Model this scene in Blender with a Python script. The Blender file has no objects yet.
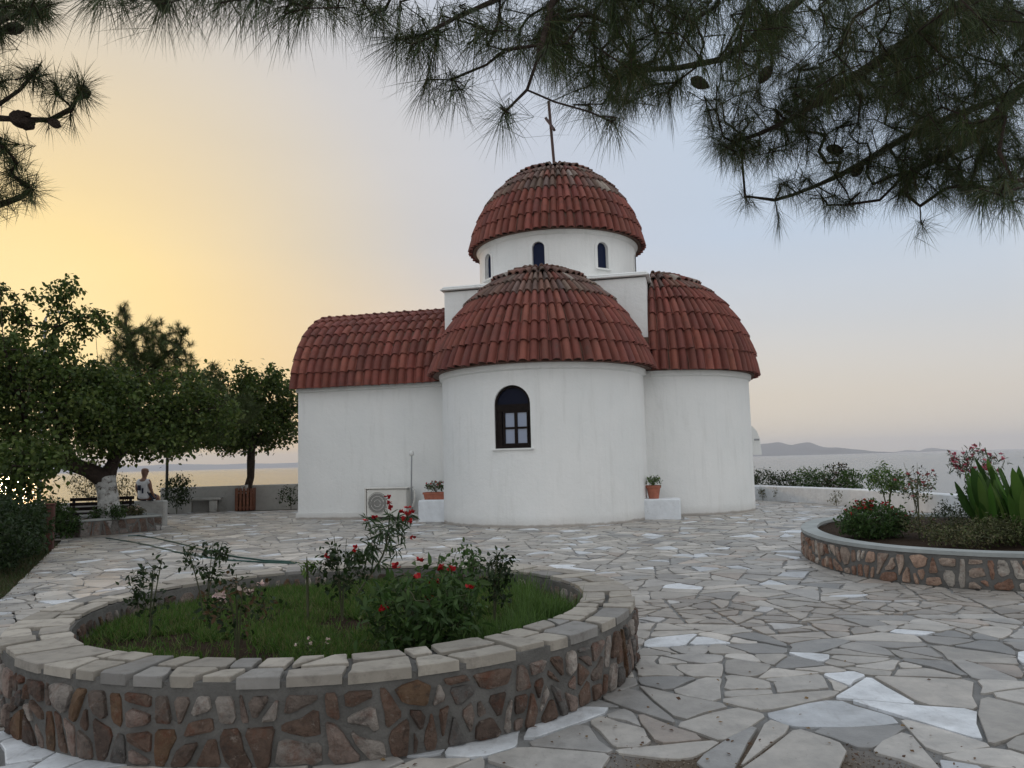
import bpy, math, random
import numpy as np
from mathutils import Vector, noise
random.seed(7); rng = np.random.default_rng(11)
PI = math.pi
sc = bpy.context.scene
COL = sc.collection

# ------------------------------------------------------------------ camera
F = 765.0; PITCH = math.radians(5.76); ROLL = math.radians(1.45); EYE = 1.5
_f = np.array([0, math.cos(PITCH), math.sin(PITCH)]); _r0 = np.array([1.0, 0, 0]); _u0 = np.cross(_r0, _f)
_r = _r0*math.cos(ROLL)-_u0*math.sin(ROLL); _u = _u0*math.cos(ROLL)+_r0*math.sin(ROLL)
def ray(x, y): return _f+_r*(x-512)/F+_u*(384-y)/F
def G(x, y, z=0.0):
    d = ray(x, y); t = (z-EYE)/d[2]; return Vector((d[0]*t, d[1]*t, z))
def at(x, y, Y):
    d = ray(x, y); p = d*(Y/d[1]); return Vector((p[0], p[1], p[2]+EYE))
cam = bpy.data.cameras.new('camera'); camo = bpy.data.objects.new('camera', cam); COL.objects.link(camo)
cam.sensor_width = 36; cam.lens = 36*F/1024; cam.clip_start = 0.05; cam.clip_end = 90000
from mathutils import Matrix
M = Matrix(((_r[0], _u[0], -_f[0]), (_r[1], _u[1], -_f[1]), (_r[2], _u[2], -_f[2])))
camo.matrix_world = Matrix.Translation((0, 0, EYE)) @ M.to_4x4()
sc.camera = camo

# ------------------------------------------------------------------ materials
def new_mat(name):
    m = bpy.data.materials.new(name); m.use_nodes = True
    nt = m.node_tree; return m, nt, nt.nodes, nt.links, nt.nodes['Principled BSDF']
def noise_node(N, Lk, scale, detail=4, rough=0.6, vec=None, obj=True):
    n = N.new('ShaderNodeTexNoise'); n.inputs['Scale'].default_value = scale; n.inputs['Detail'].default_value = detail
    n.inputs['Roughness'].default_value = rough
    if vec is None:
        tc = N.new('ShaderNodeTexCoord'); vec = tc.outputs['Object']
    Lk.new(vec, n.inputs['Vector']); return n
def mixc(N, Lk, a, b, fac, mode='MIX'):
    m = N.new('ShaderNodeMix'); m.data_type = 'RGBA'; m.blend_type = mode
    for sock, v in ((m.inputs[0], fac), (m.inputs[6], a), (m.inputs[7], b)):
        if hasattr(v, 'is_linked'): Lk.new(v, sock)
        elif isinstance(v, (int, float)): sock.default_value = v
        else: sock.default_value = (*v, 1)
    return m.outputs[2]
def ramp(N, Lk, fac, stops):
    r = N.new('ShaderNodeValToRGB'); Lk.new(fac, r.inputs[0])
    el = r.color_ramp.elements
    while len(el) < len(stops): el.new(0.5)
    for e, (p, c) in zip(el, stops):
        e.position = p; e.color = (*c, 1) if not isinstance(c, (int, float)) else (c, c, c, 1)
    return r.outputs[0]
def bump(N, Lk, B, h, strength=0.4, dist=0.02):
    b = N.new('ShaderNodeBump'); b.inputs['Strength'].default_value = strength; b.inputs['Distance'].default_value = dist
    Lk.new(h, b.inputs['Height']); Lk.new(b.outputs[0], B.inputs['Normal'])
def mat(name, base=(.5, .5, .5), rough=.7, attr=False, var=.25, scale=6, bumps=.3, bscale=30, bdist=.01, metal=0, spec=.5, dark=None, darkscale=3, darkpos=(.5, .65), transl=0):
    m, nt, N, Lk, B = new_mat(name)
    if attr:
        a = N.new('ShaderNodeAttribute'); a.attribute_name = 'Col'; c = a.outputs['Color']
    else:
        rgb = N.new('ShaderNodeRGB'); rgb.outputs[0].default_value = (*base, 1); c = rgb.outputs[0]
    if var:
        n = noise_node(N, Lk, scale, 5)
        v = ramp(N, Lk, n.outputs[0], [(.25, 1-var), (.75, 1+var*.6)])
        c = mixc(N, Lk, c, v, 1.0, 'MULTIPLY')
    if dark is not None:
        n2 = noise_node(N, Lk, darkscale, 6, .7)
        k = ramp(N, Lk, n2.outputs[0], [(darkpos[0], 0), (darkpos[1], 1)])
        c = mixc(N, Lk, c, dark, k)
    Lk.new(c, B.inputs['Base Color'])
    B.inputs['Roughness'].default_value = rough; B.inputs['Metallic'].default_value = metal
    B.inputs['Specular IOR Level'].default_value = spec
    if bumps:
        nb = noise_node(N, Lk, bscale, 6, .65)
        bump(N, Lk, B, nb.outputs[0], bumps, bdist)
    if transl:
        tr = N.new('ShaderNodeBsdfTranslucent'); Lk.new(c, tr.inputs[0])
        ms = N.new('ShaderNodeMixShader'); ms.inputs[0].default_value = transl
        Lk.new(B.outputs[0], ms.inputs[1]); Lk.new(tr.outputs[0], ms.inputs[2])
        Lk.new(ms.outputs[0], nt.nodes['Material Output'].inputs[0])
    return m

MT = {}
MT['plaster'] = None
def plaster_mat():
    m, nt, N, Lk, B = new_mat('white_plaster')
    tc = N.new('ShaderNodeTexCoord'); o = tc.outputs['Object']
    n1 = noise_node(N, Lk, .7, 5, .6, o); n2 = noise_node(N, Lk, 5, 6, .7, o)
    c = mixc(N, Lk, (.76, .77, .755), (.82, .82, .80), ramp(N, Lk, n1.outputs[0], [(.3, 0), (.7, 1)]))
    # grime streaks stretched downwards
    mp = N.new('ShaderNodeMapping'); mp.inputs['Scale'].default_value = (3.2, 3.2, .35); Lk.new(o, mp.inputs[0])
    n3 = noise_node(N, Lk, 1.6, 6, .65, mp.outputs[0])
    c = mixc(N, Lk, c, (.52, .52, .49), ramp(N, Lk, n3.outputs[0], [(.53, 0), (.9, .5)]))
    # splash dirt at the foot of the wall
    sx = N.new('ShaderNodeSeparateXYZ'); Lk.new(o, sx.inputs[0])
    ma = N.new('ShaderNodeMath'); ma.operation = 'MULTIPLY_ADD'; Lk.new(n2.outputs[0], ma.inputs[0]); ma.inputs[1].default_value = -.10
    Lk.new(sx.outputs[2], ma.inputs[2])
    c = mixc(N, Lk, (.30, .26, .22), c, ramp(N, Lk, ma.outputs[0], [(.0, .2), (.03, .75), (.22, 1)]))
    Lk.new(c, B.inputs['Base Color']); B.inputs['Roughness'].default_value = .85; B.inputs['Specular IOR Level'].default_value = .25
    nb = noise_node(N, Lk, 2.2, 8, .72, o); bump(N, Lk, B, nb.outputs[0], .55, .05)
    return m
MT['plaster'] = plaster_mat()
MT['tile'] = mat('clay_tile', attr=True, rough=.75, var=.25, scale=3, bumps=.5, bscale=40, bdist=.008, dark=(.10, .055, .045), darkscale=5, darkpos=(.52, .85), spec=.3)
def rubble_mat():
    m, nt, N, Lk, B = new_mat('rubble_stone')
    a = N.new('ShaderNodeAttribute'); a.attribute_name = 'Col'; tc = N.new('ShaderNodeTexCoord'); o = tc.outputs['Object']
    n1 = noise_node(N, Lk, 13, 7, .72, o); n2 = noise_node(N, Lk, 7, 6, .75, o); n3 = noise_node(N, Lk, 21, 6, .8, o)
    c = mixc(N, Lk, a.outputs['Color'], ramp(N, Lk, n1.outputs[0], [(.3, .5), (.7, 1.35)]), 1.0, 'MULTIPLY')
    c = mixc(N, Lk, c, (.16, .062, .035), ramp(N, Lk, n2.outputs[0], [(.50, 0), (.68, .75)]))
    c = mixc(N, Lk, c, (.42, .37, .32), ramp(N, Lk, n3.outputs[0], [(.57, 0), (.72, .6)]))
    c = mixc(N, Lk, c, (.06, .045, .04), ramp(N, Lk, n1.outputs[0], [(.28, .8), (.42, 0)]))
    Lk.new(c, B.inputs['Base Color']); B.inputs['Roughness'].default_value = .85; B.inputs['Specular IOR Level'].default_value = .3
    bump(N, Lk, B, n1.outputs[0], 1.0, .05); return m
MT['stone'] = rubble_mat()
MT['capstone'] = mat('coping_stone', attr=True, rough=.7, var=.18, scale=7, bumps=.5, bscale=35, bdist=.006, dark=(.13, .115, .10), darkscale=9, darkpos=(.50, .82), spec=.35)
MT['mortar'] = mat('mortar', (.155, .15, .14), .95, var=.35, scale=5, bumps=.9, bscale=45, bdist=.015, spec=.2)
MT['soil'] = mat('garden_soil', (.045, .03, .02), 1, var=.4, scale=8, bumps=1, bscale=25, bdist=.04, spec=.1)
MT['leaf'] = mat('leaf', attr=True, rough=.55, var=0, bumps=0, spec=.3, transl=.42)
MT['leaf_dull'] = mat('leaf_dull', attr=True, rough=.7, var=0, bumps=0, spec=.2, transl=.12)
MT['needle'] = mat('needle', attr=True, rough=.6, var=0, bumps=0, spec=.3)
MT['petal'] = mat('petal', attr=True, rough=.6, var=0, bumps=0, spec=.3, transl=.25)
MT['bark'] = mat('bark', (.055, .04, .032), .95, var=.5, scale=12, bumps=1, bscale=25, bdist=.03, spec=.2)
MT['bark_lime'] = mat('limewashed_bark', (.60, .60, .58), .9, var=.35, scale=9, bumps=1, bscale=14, bdist=.05, dark=(.12, .10, .08), darkscale=7, darkpos=(.5, .62), spec=.2)
MT['twig'] = mat('green_twig', (.07, .075, .035), .8, var=.3, bumps=0)
MT['darkwood'] = mat('dark_wood', (.014, .010, .009), .7, spec=.12, var=.4, scale=10, bumps=.4)
MT['redwood'] = mat('stained_wood', (.17, .058, .026), .6, var=.5, scale=14, bumps=.4)
MT['iron'] = mat('painted_iron', (.03, .028, .027), .5, var=.2, bumps=.2, metal=.4)
MT['rust'] = mat('rusty_iron', (.07, .038, .034), .7, var=.4, scale=20, bumps=.3, metal=.2)
MT['postwood'] = mat('dark_red_wood', (.07, .022, .014), .7, var=.4, scale=14, bumps=.4)
MT['galv'] = mat('galvanised_steel', (.33, .34, .35), .5, var=.2, bumps=.1, metal=.6)
MT['acwhite'] = mat('off_white_enamel', (.66, .645, .60), .45, var=.12, scale=4, bumps=.05)
MT['terra'] = mat('terracotta', (.38, .13, .08), .8, var=.3, scale=9, bumps=.4)
MT['whiteblock'] = mat('limewash', (.72, .75, .78), .9, var=.12, scale=6, bumps=.5, bscale=12, bdist=.02, dark=(.42, .42, .42), darkscale=5, darkpos=(.6, .8))
MT['greyrender'] = mat('grey_render', (.46, .46, .44), .9, var=.25, scale=2.5, bumps=.5, bscale=14, bdist=.02, dark=(.2, .19, .18), darkscale=2.5, darkpos=(.5, .8))
MT['cement'] = mat('cement', (.34, .36, .35), .8, var=.25, scale=4, bumps=.5, bscale=20, bdist=.01)
MT['hose'] = mat('green_hose', (.008, .05, .035), .4, var=0, bumps=0)
MT['black'] = mat('opening_shade_black', (.012, .012, .013), .5, var=0, bumps=0)
MT['skin'] = mat('skin', (.24, .125, .085), .55, var=.1, bumps=0)
MT['hair'] = mat('hair', (.06, .04, .03), .8, var=.2, bumps=.3)
MT['navy'] = mat('navy_cloth', (.02, .025, .05), .9, var=.2, bumps=.2)
MT['shirt'] = mat('white_cloth', (.74, .75, .77), .9, var=.1, bumps=.2)
def glass_mat(name, base, rough=.06):
    m, nt, N, Lk, B = new_mat(name)
    B.inputs['Base Color'].default_value = (*base, 1); B.inputs['Roughness'].default_value = rough
    B.inputs['Specular IOR Level'].default_value = .9; B.inputs['Coat Weight'].default_value = .6; B.inputs['Coat Roughness'].default_value = .03
    n = noise_node(N, Lk, 2.5, 2); bump(N, Lk, B, n.outputs[0], .08, .03)
    return m
MT['pane'] = glass_mat('sky_reflection_tint_glass', (.17, .22, .32)); MT['bluepane'] = glass_mat('dark_blue_glass', (.008, .014, .045), .45)  # pane: pale blue base colour stands in for reflected sky
MT['stained'] = glass_mat('stained_glass', (.007, .009, .022), .5)
for k_ in ('bluepane', 'stained'):
    b_ = MT[k_].node_tree.nodes['Principled BSDF']; b_.inputs['Coat Weight'].default_value = 0; b_.inputs['Specular IOR Level'].default_value = .12; MT['globe'] = glass_mat('lamp_globe', (.7, .7, .68), .3)

# ------------------------------------------------------------------ mesh helpers
class MB:
    def __init__(s): s.v = []; s.f = []; s.m = []; s.c = []
    def add(s, verts, faces, mi=0, col=(.5, .5, .5)):
        b = len(s.v); s.v += [tuple(v) for v in verts]
        for f in faces: s.f.append(tuple(b+i for i in f)); s.m.append(mi); s.c.append(col)
    def box(s, c, d, rz=0, mi=0, col=(.5, .5, .5), bev=0.0):
        hx, hy, hz = d[0]/2, d[1]/2, d[2]/2; cr, sr = math.cos(rz), math.sin(rz)
        def P(x, y, z): return (c[0]+x*cr-y*sr, c[1]+x*sr+y*cr, c[2]+z)
        if bev <= 0:
            vs = [P(x, y, z) for z in (-hz, hz) for x, y in ((-hx, -hy), (hx, -hy), (hx, hy), (-hx, hy))]
            s.add(vs, [(3, 2, 1, 0), (4, 5, 6, 7), (0, 1, 5, 4), (1, 2, 6, 5), (2, 3, 7, 6), (3, 0, 4, 7)], mi, col)
        else:
            b = min(bev, hx*.9, hy*.9, hz*.9); vs = []
            def ring(ix, z): return [P(x, y, z) for x, y in ((-hx+ix+b, -hy+ix), (hx-ix-b, -hy+ix), (hx-ix, -hy+ix+b), (hx-ix, hy-ix-b), (hx-ix-b, hy-ix), (-hx+ix+b, hy-ix), (-hx+ix, hy-ix-b), (-hx+ix, -hy+ix+b))]
            vs = ring(b, -hz)+ring(0, -hz+b)+ring(0, hz-b)+ring(b, hz); fs = [tuple(range(7, -1, -1)), tuple(range(24, 32))]
            for k in range(3):
                for i in range(8): j = (i+1) % 8; fs.append((k*8+i, k*8+j, k*8+8+j, k*8+8+i))
            s.add(vs, fs, mi, col)
    def tube(s, pts, rad, n=6, mi=0, col=(.5, .5, .5), cap=True):
        pts = [Vector(p) for p in pts]; k = len(pts)
        if isinstance(rad, (int, float)): rad = [rad]*k
        vs = []; prev = None
        for i, p in enumerate(pts):
            t = (pts[min(i+1, k-1)]-pts[max(i-1, 0)])
            if t.length < 1e-9: t = Vector((0, 0, 1))
            t.normalize()
            a = Vector((0, 0, 1)) if abs(t.z) < .9 else Vector((1, 0, 0))
            if prev is not None: a = prev
            x = (a-t*a.dot(t))
            if x.length < 1e-6: x = t.orthogonal()
            x.normalize(); y = t.cross(x); prev = x
            for j in range(n):
                an = 2*PI*j/n; vs.append(p+(x*math.cos(an)+y*math.sin(an))*rad[i])
        fs = [(i*n+j, i*n+(j+1) % n, (i+1)*n+(j+1) % n, (i+1)*n+j) for i in range(k-1) for j in range(n)]
        if cap: fs += [tuple(range(n-1, -1, -1)), tuple(range((k-1)*n, k*n))]
        s.add(vs, fs, mi, col)
    def lathe(s, prof, c=(0, 0, 0), n=24, mi=0, col=(.5, .5, .5), a0=0, a1=2*PI):
        full = abs(a1-a0-2*PI) < 1e-6; m = n if full else n+1; vs = []
        for r, z in prof:
            for j in range(m):
                an = a0+(a1-a0)*j/n; vs.append((c[0]+r*math.cos(an), c[1]+r*math.sin(an), c[2]+z))
        fs = []
        for i in range(len(prof)-1):
            for j in range(n):
                j2 = (j+1) % m; fs.append((i*m+j, i*m+j2, (i+1)*m+j2, (i+1)*m+j))
        s.add(vs, fs, mi, col)
    def build(s, name, mats, parent=None, smooth=0.0, loc=None):
        me = bpy.data.meshes.new(name); me.from_pydata(s.v, [], s.f); 
        if not isinstance(mats, (list, tuple)): mats = [mats]
        for m in mats: me.materials.append(MT[m] if isinstance(m, str) else m)
        me.polygons.foreach_set('material_index', s.m)
        at_ = me.attributes.new('Col', 'FLOAT_COLOR', 'FACE')
        at_.data.foreach_set('color', np.array([(*c, 1) for c in s.c], dtype=np.float32).ravel())
        if smooth:
            me.polygons.foreach_set('use_smooth', [True]*len(me.polygons)); me.set_sharp_from_angle(angle=math.radians(smooth))
        me.update()
        o = bpy.data.objects.new(name, me); COL.objects.link(o)
        if parent: o.parent = parent
        if loc: o.location = loc
        return o
def inst(name, tv, tf, P, X, Y, Z, cols, material, parent=None, smooth=False):
    """many small copies of a template baked into ONE mesh (leaves, needles, blades)"""
    tv = np.array(tv, float); P = np.array(P, float); m = len(P); n = len(tv)
    V = P[:, None, :]+tv[None, :, 0:1]*X[:, None, :]+tv[None, :, 1:2]*Y[:, None, :]+tv[None, :, 2:3]*Z[:, None, :]
    V = V.reshape(-1, 3)
    lt = np.array([len(f) for f in tf]); flat = np.concatenate([np.array(f) for f in tf])
    loops = (flat[None, :]+(np.arange(m)*n)[:, None]).ravel()
    tot = np.tile(lt, m); start = np.concatenate([[0], np.cumsum(tot)[:-1]])
    me = bpy.data.meshes.new(name); me.vertices.add(len(V)); me.vertices.foreach_set('co', V.ravel().astype(np.float32))
    me.loops.add(len(loops)); me.loops.foreach_set('vertex_index', loops.astype(np.int32))
    me.polygons.add(len(tot)); me.polygons.foreach_set('loop_start', start.astype(np.int32)); me.polygons.foreach_set('loop_total', tot.astype(np.int32))
    a = me.attributes.new('Col', 'FLOAT_COLOR', 'FACE')
    cc = np.repeat(np.concatenate([np.array(cols, float), np.ones((m, 1))], 1), len(tf), axis=0)
    me.materials.append(MT[material] if isinstance(material, str) else material)
    me.update(calc_edges=True); me.validate()
    if len(me.polygons) == len(cc): me.attributes['Col'].data.foreach_set('color', cc.astype(np.float32).ravel())
    if smooth: me.polygons.foreach_set('use_smooth', [True]*len(me.polygons))
    o = bpy.data.objects.new(name, me); COL.objects.link(o)
    if parent: o.parent = parent
    return o
def norm(a): return a/np.maximum(np.linalg.norm(a, axis=1, keepdims=True), 1e-9)
def frames(D, roll=None):
    """D directions -> X (along), Y, Z orthonormal with random roll"""
    X = norm(D); a = rng.normal(size=D.shape) if roll is None else roll
    Y = norm(np.cross(X, a)); Z = np.cross(X, Y); return X, Y, Z
def empty(name, loc=(0, 0, 0), rz=0):
    o = bpy.data.objects.new(name, None); COL.objects.link(o); o.location = loc; o.rotation_euler = (0, 0, rz); return o
def tag(o, label=None, cat=None, group=None, kind=None):
    if label: o['label'] = label
    if cat: o['category'] = cat
    if group: o['group'] = group
    if kind: o['kind'] = kind
    return o
def lerp(a, b, t): return tuple(x+(y-x)*t for x, y in zip(a, b))
def jit(c, s=.15):
    k = 1+random.uniform(-s, s); return tuple(max(0, x*k*(1+random.uniform(-s, s)*.3)) for x in c)

# ------------------------------------------------------------------ 2-D stone patterns
def clip(poly, p, n):
    out = []; m = len(poly)
    for i in range(m):
        a, b = poly[i], poly[(i+1) % m]
        da = (a[0]-p[0])*n[0]+(a[1]-p[1])*n[1]; db = (b[0]-p[0])*n[0]+(b[1]-p[1])*n[1]
        if da >= 0: out.append(a)
        if (da >= 0) != (db >= 0):
            t = da/(da-db); out.append((a[0]+(b[0]-a[0])*t, a[1]+(b[1]-a[1])*t))
    return out
def area(p): return .5*abs(sum(p[i][0]*p[(i+1) % len(p)][1]-p[(i+1) % len(p)][0]*p[i][1] for i in range(len(p))))
def cen(p):
    return (sum(q[0] for q in p)/len(p), sum(q[1] for q in p)/len(p))
def voronoi(x0, x1, y0, y1, cell, R):
    nx = int((x1-x0)/cell)+3; ny = int((y1-y0)/cell)+3
    S = {}
    for i in range(-1, nx):
        for j in range(-1, ny):
            S[i, j] = (x0+(i+R.uniform(.05, .95))*cell, y0+(j+R.uniform(.05, .95))*cell)
    out = []
    for (i, j), s in S.items():
        poly = [(x0, y0), (x1, y0), (x1, y1), (x0, y1)]
        ok = True
        for di in range(-2, 3):
            for dj in range(-2, 3):
                if (di or dj) and (i+di, j+dj) in S:
                    q = S[i+di, j+dj]; mid = ((s[0]+q[0])/2, (s[1]+q[1])/2)
                    poly = clip(poly, mid, (s[0]-q[0], s[1]-q[1]))
                    if len(poly) < 3: ok = False; break
            if not ok: break
        if ok: out.append(poly)
    return out
def split(poly, amax, R, out, ax=False):
    A = area(poly)
    if A < amax*R.uniform(.45, 1.5) or len(poly) < 3:
        if A > amax*.04: out.append(poly)
        return
    c = cen(poly); w = max(q[0] for q in poly)-min(q[0] for q in poly); h = max(q[1] for q in poly)-min(q[1] for q in poly)
    # longest diameter direction
    best = max(((a, b) for a in poly for b in poly), key=lambda ab: (ab[0][0]-ab[1][0])**2+(ab[0][1]-ab[1][1])**2)
    dx, dy = best[1][0]-best[0][0], best[1][1]-best[0][1]
    an = math.atan2(dy, dx)+R.uniform(-.6, .6); off = R.uniform(-.16, .16)
    if ax: dx, dy = (w, 0) if w > h*R.uniform(.7, 1.2) else (0, h); an = math.atan2(dy, dx)+R.gauss(0, .34)
    p = (c[0]+dx*off, c[1]+dy*off); n = (math.cos(an), math.sin(an))
    split(clip(poly, p, n), amax, R, out, ax); split(clip(poly, p, (-n[0], -n[1])), amax, R, out, ax)
def inset(poly, d):
    # orientation ccw
    s = sum(poly[i][0]*poly[(i+1) % len(poly)][1]-poly[(i+1) % len(poly)][0]*poly[i][1] for i in range(len(poly)))
    if s < 0: poly = poly[::-1]
    p = poly
    for i in range(len(poly)):
        a, b = poly[i], poly[(i+1) % len(poly)]; L = math.hypot(b[0]-a[0], b[1]-a[1])
        if L < 1e-6: continue
        n = (-(b[1]-a[1])/L, (b[0]-a[0])/L)
        p = clip(p, (a[0]+n[0]*d, a[1]+n[1]*d), n)
        if len(p) < 3: return None
    q = []
    for v in p:
        if not q or math.hypot(v[0]-q[-1][0], v[1]-q[-1][1]) > .012: q.append(v)
    if len(q) > 2 and math.hypot(q[0][0]-q[-1][0], q[0][1]-q[-1][1]) < .012: q.pop()
    return q if len(q) > 2 else None
def rounded(poly, R, k=.18, jt=.006):
    out = []; m = len(poly)
    for i in range(m):
        a, b = poly[i-1], poly[i]; c = poly[(i+1) % m]
        kk = k*R.uniform(.3, 1.1)
        out.append((b[0]+(a[0]-b[0])*kk, b[1]+(a[1]-b[1])*kk)); out.append((b[0]+(c[0]-b[0])*kk, b[1]+(c[1]-b[1])*kk))
        # a nicked edge
        L = math.hypot(c[0]-b[0], c[1]-b[1])
        if L > .18:
            t = R.uniform(.35, .65); nx, ny = -(c[1]-b[1])/L, (c[0]-b[0])/L; j = R.uniform(-1, 1)*jt*2
            out.append((b[0]+(c[0]-b[0])*t+nx*j, b[1]+(c[1]-b[1])*t+ny*j))
    return [(x+R.uniform(-jt, jt)*.4, y+R.uniform(-jt, jt)*.4) for x, y in out]

# ------------------------------------------------------------------ world, sun
SUN_AZ = math.radians(-33.5); SUN_EL = math.radians(5.0)
w = bpy.data.worlds.new('World'); sc.world = w; w.use_nodes = True
N = w.node_tree.nodes; Lk = w.node_tree.links; bg = N['Background']
sky = N.new('ShaderNodeTexSky'); sky.sky_type = 'NISHITA'; sky.sun_disc = False
sky.sun_elevation = SUN_EL; sky.sun_rotation = SUN_AZ; sky.altitude = 0
sky.air_density = 1.0; sky.dust_density = 3.5; sky.ozone_density = 2.0
Lk.new(sky.outputs[0], bg.inputs[0])
bg.inputs[1].default_value = 0.05
SD = Vector((math.sin(SUN_AZ)*math.cos(SUN_EL), math.cos(SUN_AZ)*math.cos(SUN_EL), math.sin(SUN_EL)))
# thin high haze over the clear sky: colour by angle from the sun and by height above the horizon (world directions)
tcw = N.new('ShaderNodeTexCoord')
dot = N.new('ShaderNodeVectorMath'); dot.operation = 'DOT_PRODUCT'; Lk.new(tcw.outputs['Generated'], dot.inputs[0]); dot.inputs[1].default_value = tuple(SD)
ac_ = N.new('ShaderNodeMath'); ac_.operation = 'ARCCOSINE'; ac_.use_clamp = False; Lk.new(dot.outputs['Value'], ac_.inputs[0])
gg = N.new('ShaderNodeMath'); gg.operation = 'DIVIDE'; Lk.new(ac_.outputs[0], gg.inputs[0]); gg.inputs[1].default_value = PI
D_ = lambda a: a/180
hi = ramp(N, Lk, gg.outputs[0], [(0, (1.05, .83, .42)), (D_(11), (.98, .75, .35)), (D_(16), (.87, .69, .41)), (D_(22), (.74, .64, .49)), (D_(29), (.63, .61, .60)), (D_(38), (.57, .61, .69)), (D_(50), (.54, .625, .745)), (D_(66), (.525, .625, .755)), (D_(85), (.84, .88, .92)), (1, (.92, .94, .97))])  # last stops of both ramps: sky behind camera raised as added fill light
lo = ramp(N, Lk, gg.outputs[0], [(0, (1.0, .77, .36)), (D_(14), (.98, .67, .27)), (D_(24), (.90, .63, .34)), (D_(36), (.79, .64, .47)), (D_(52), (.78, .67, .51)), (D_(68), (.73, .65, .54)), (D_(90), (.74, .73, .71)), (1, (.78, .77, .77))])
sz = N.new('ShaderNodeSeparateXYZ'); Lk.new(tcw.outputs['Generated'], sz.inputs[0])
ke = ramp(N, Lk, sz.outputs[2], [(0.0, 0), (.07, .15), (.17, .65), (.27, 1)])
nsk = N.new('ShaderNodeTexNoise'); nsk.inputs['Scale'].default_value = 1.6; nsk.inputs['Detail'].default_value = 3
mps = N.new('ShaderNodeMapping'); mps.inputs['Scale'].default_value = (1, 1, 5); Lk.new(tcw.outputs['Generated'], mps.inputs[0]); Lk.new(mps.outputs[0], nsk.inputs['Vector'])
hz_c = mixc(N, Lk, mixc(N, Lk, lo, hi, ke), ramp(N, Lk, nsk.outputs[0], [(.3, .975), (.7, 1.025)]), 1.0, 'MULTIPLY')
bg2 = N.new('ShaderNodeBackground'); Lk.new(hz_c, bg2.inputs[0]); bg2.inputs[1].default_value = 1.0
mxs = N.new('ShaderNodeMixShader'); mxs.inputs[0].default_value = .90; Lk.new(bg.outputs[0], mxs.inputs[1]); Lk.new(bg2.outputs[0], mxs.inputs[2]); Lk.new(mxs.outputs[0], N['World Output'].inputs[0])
sl = bpy.data.lights.new('sun', 'SUN'); sl.energy = 0.8; sl.angle = math.radians(2.5); sl.color = (1, .62, .30)
so = bpy.data.objects.new('sun', sl); COL.objects.link(so); so.rotation_euler = SD.to_track_quat('Z', 'Y').to_euler()
sc.view_settings.view_transform = 'Standard'; sc.view_settings.look = 'None'; sc.view_settings.gamma = 1
sc.view_settings.exposure = 0.15
sc.cycles.use_denoising = True
sc.cycles.max_bounces = 6; sc.cycles.diffuse_bounces = 3; sc.cycles.glossy_bounces = 3; sc.cycles.transmission_bounces = 3; sc.cycles.volume_bounces = 1; sc.cycles.transparent_max_bounces = 4

# ------------------------------------------------------------------ setting: sky is the world; sea, islands, terrain
CH = Vector((1.46, 22.8, 0)); CA = math.radians(13)
CU = Vector((math.cos(CA), -math.sin(CA), 0)); CV = Vector((math.sin(CA), math.cos(CA), 0))
def L2W(x, y, z=0): return CH+CU*x+CV*y+Vector((0, 0, z))
def on_local(px, yl, py=400):
    """local x where the sight line through column px crosses the church-local plane y = yl"""
    d = ray(px, py); # O + t d ; (O+td-CH).CV = yl
    t = (yl+CH.dot(CV))/(d[0]*CV[0]+d[1]*CV[1]); p = Vector((d[0]*t, d[1]*t, 0)); return (p-CH).dot(CU)

def sea_mat():
    m, nt, N, Lk, B = new_mat('sea_water')
    B.inputs['Base Color'].default_value = (.035, .065, .085, 1); B.inputs['Roughness'].default_value = .20
    B.inputs['Specular IOR Level'].default_value = .5; B.inputs['IOR'].default_value = 1.33
    tc = N.new('ShaderNodeTexCoord'); mp = N.new('ShaderNodeMapping'); mp.inputs['Scale'].default_value = (.045, .11, .1); Lk.new(tc.outputs['Object'], mp.inputs[0])
    n = noise_node(N, Lk, 2.2, 7, .62, mp.outputs[0]); mp2 = N.new('ShaderNodeMapping'); mp2.inputs['Scale'].default_value = (.0022, .007, .1); Lk.new(tc.outputs['Object'], mp2.inputs[0])
    n2 = noise_node(N, Lk, 1.5, 5, .6, mp2.outputs[0])
    ad = N.new('ShaderNodeMath'); ad.operation = 'MULTIPLY_ADD'; Lk.new(n2.outputs[0], ad.inputs[0]); ad.inputs[1].default_value = 1.5; Lk.new(n.outputs[0], ad.inputs[2])
    bump(N, Lk, B, ad.outputs[0], .42, .8)
    return m
mb = MB(); SX = 20000
mb.add([(-SX, 31, -14), (SX, 31, -14), (SX, 20000, -14), (-SX, 20000, -14)], [(0, 1, 2, 3)])
tag(mb.build('sea', sea_mat()), kind='structure')

def terrain_h(x, y):
    d = max(y-30.5-.12*x*(x > 0), (x-12.5)*.8 if y > -5 else 0, -(x+34)*.6, 0)
    if d <= 0: return -.06
    return max(-.06-d*.75-1.2*noise.noise(Vector((x*.15, y*.15, 0)))*min(d*.3, 1), -18)
mb = MB(); xs = np.concatenate([np.arange(-90, -34, 6), np.arange(-34, 40, 2), np.arange(40, 90, 6)]); ys = np.concatenate([np.arange(-60, -6, 6), np.arange(-6, 70, 2)])
vs = [(x, y, terrain_h(x, y)) for y in ys for x in xs]; nx = len(xs)
mb.add(vs, [(j*nx+i, j*nx+i+1, (j+1)*nx+i+1, (j+1)*nx+i) for j in range(len(ys)-1) for i in range(nx-1)])
MT['earth'] = mat('dry_earth', (.10, .085, .06), 1, var=.4, scale=1.5, bumps=1, bscale=6, bdist=.1, dark=(.035, .045, .02), darkscale=.8, darkpos=(.4, .6), spec=.1)
tag(mb.build('ground', 'earth', smooth=60), kind='structure')

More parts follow.
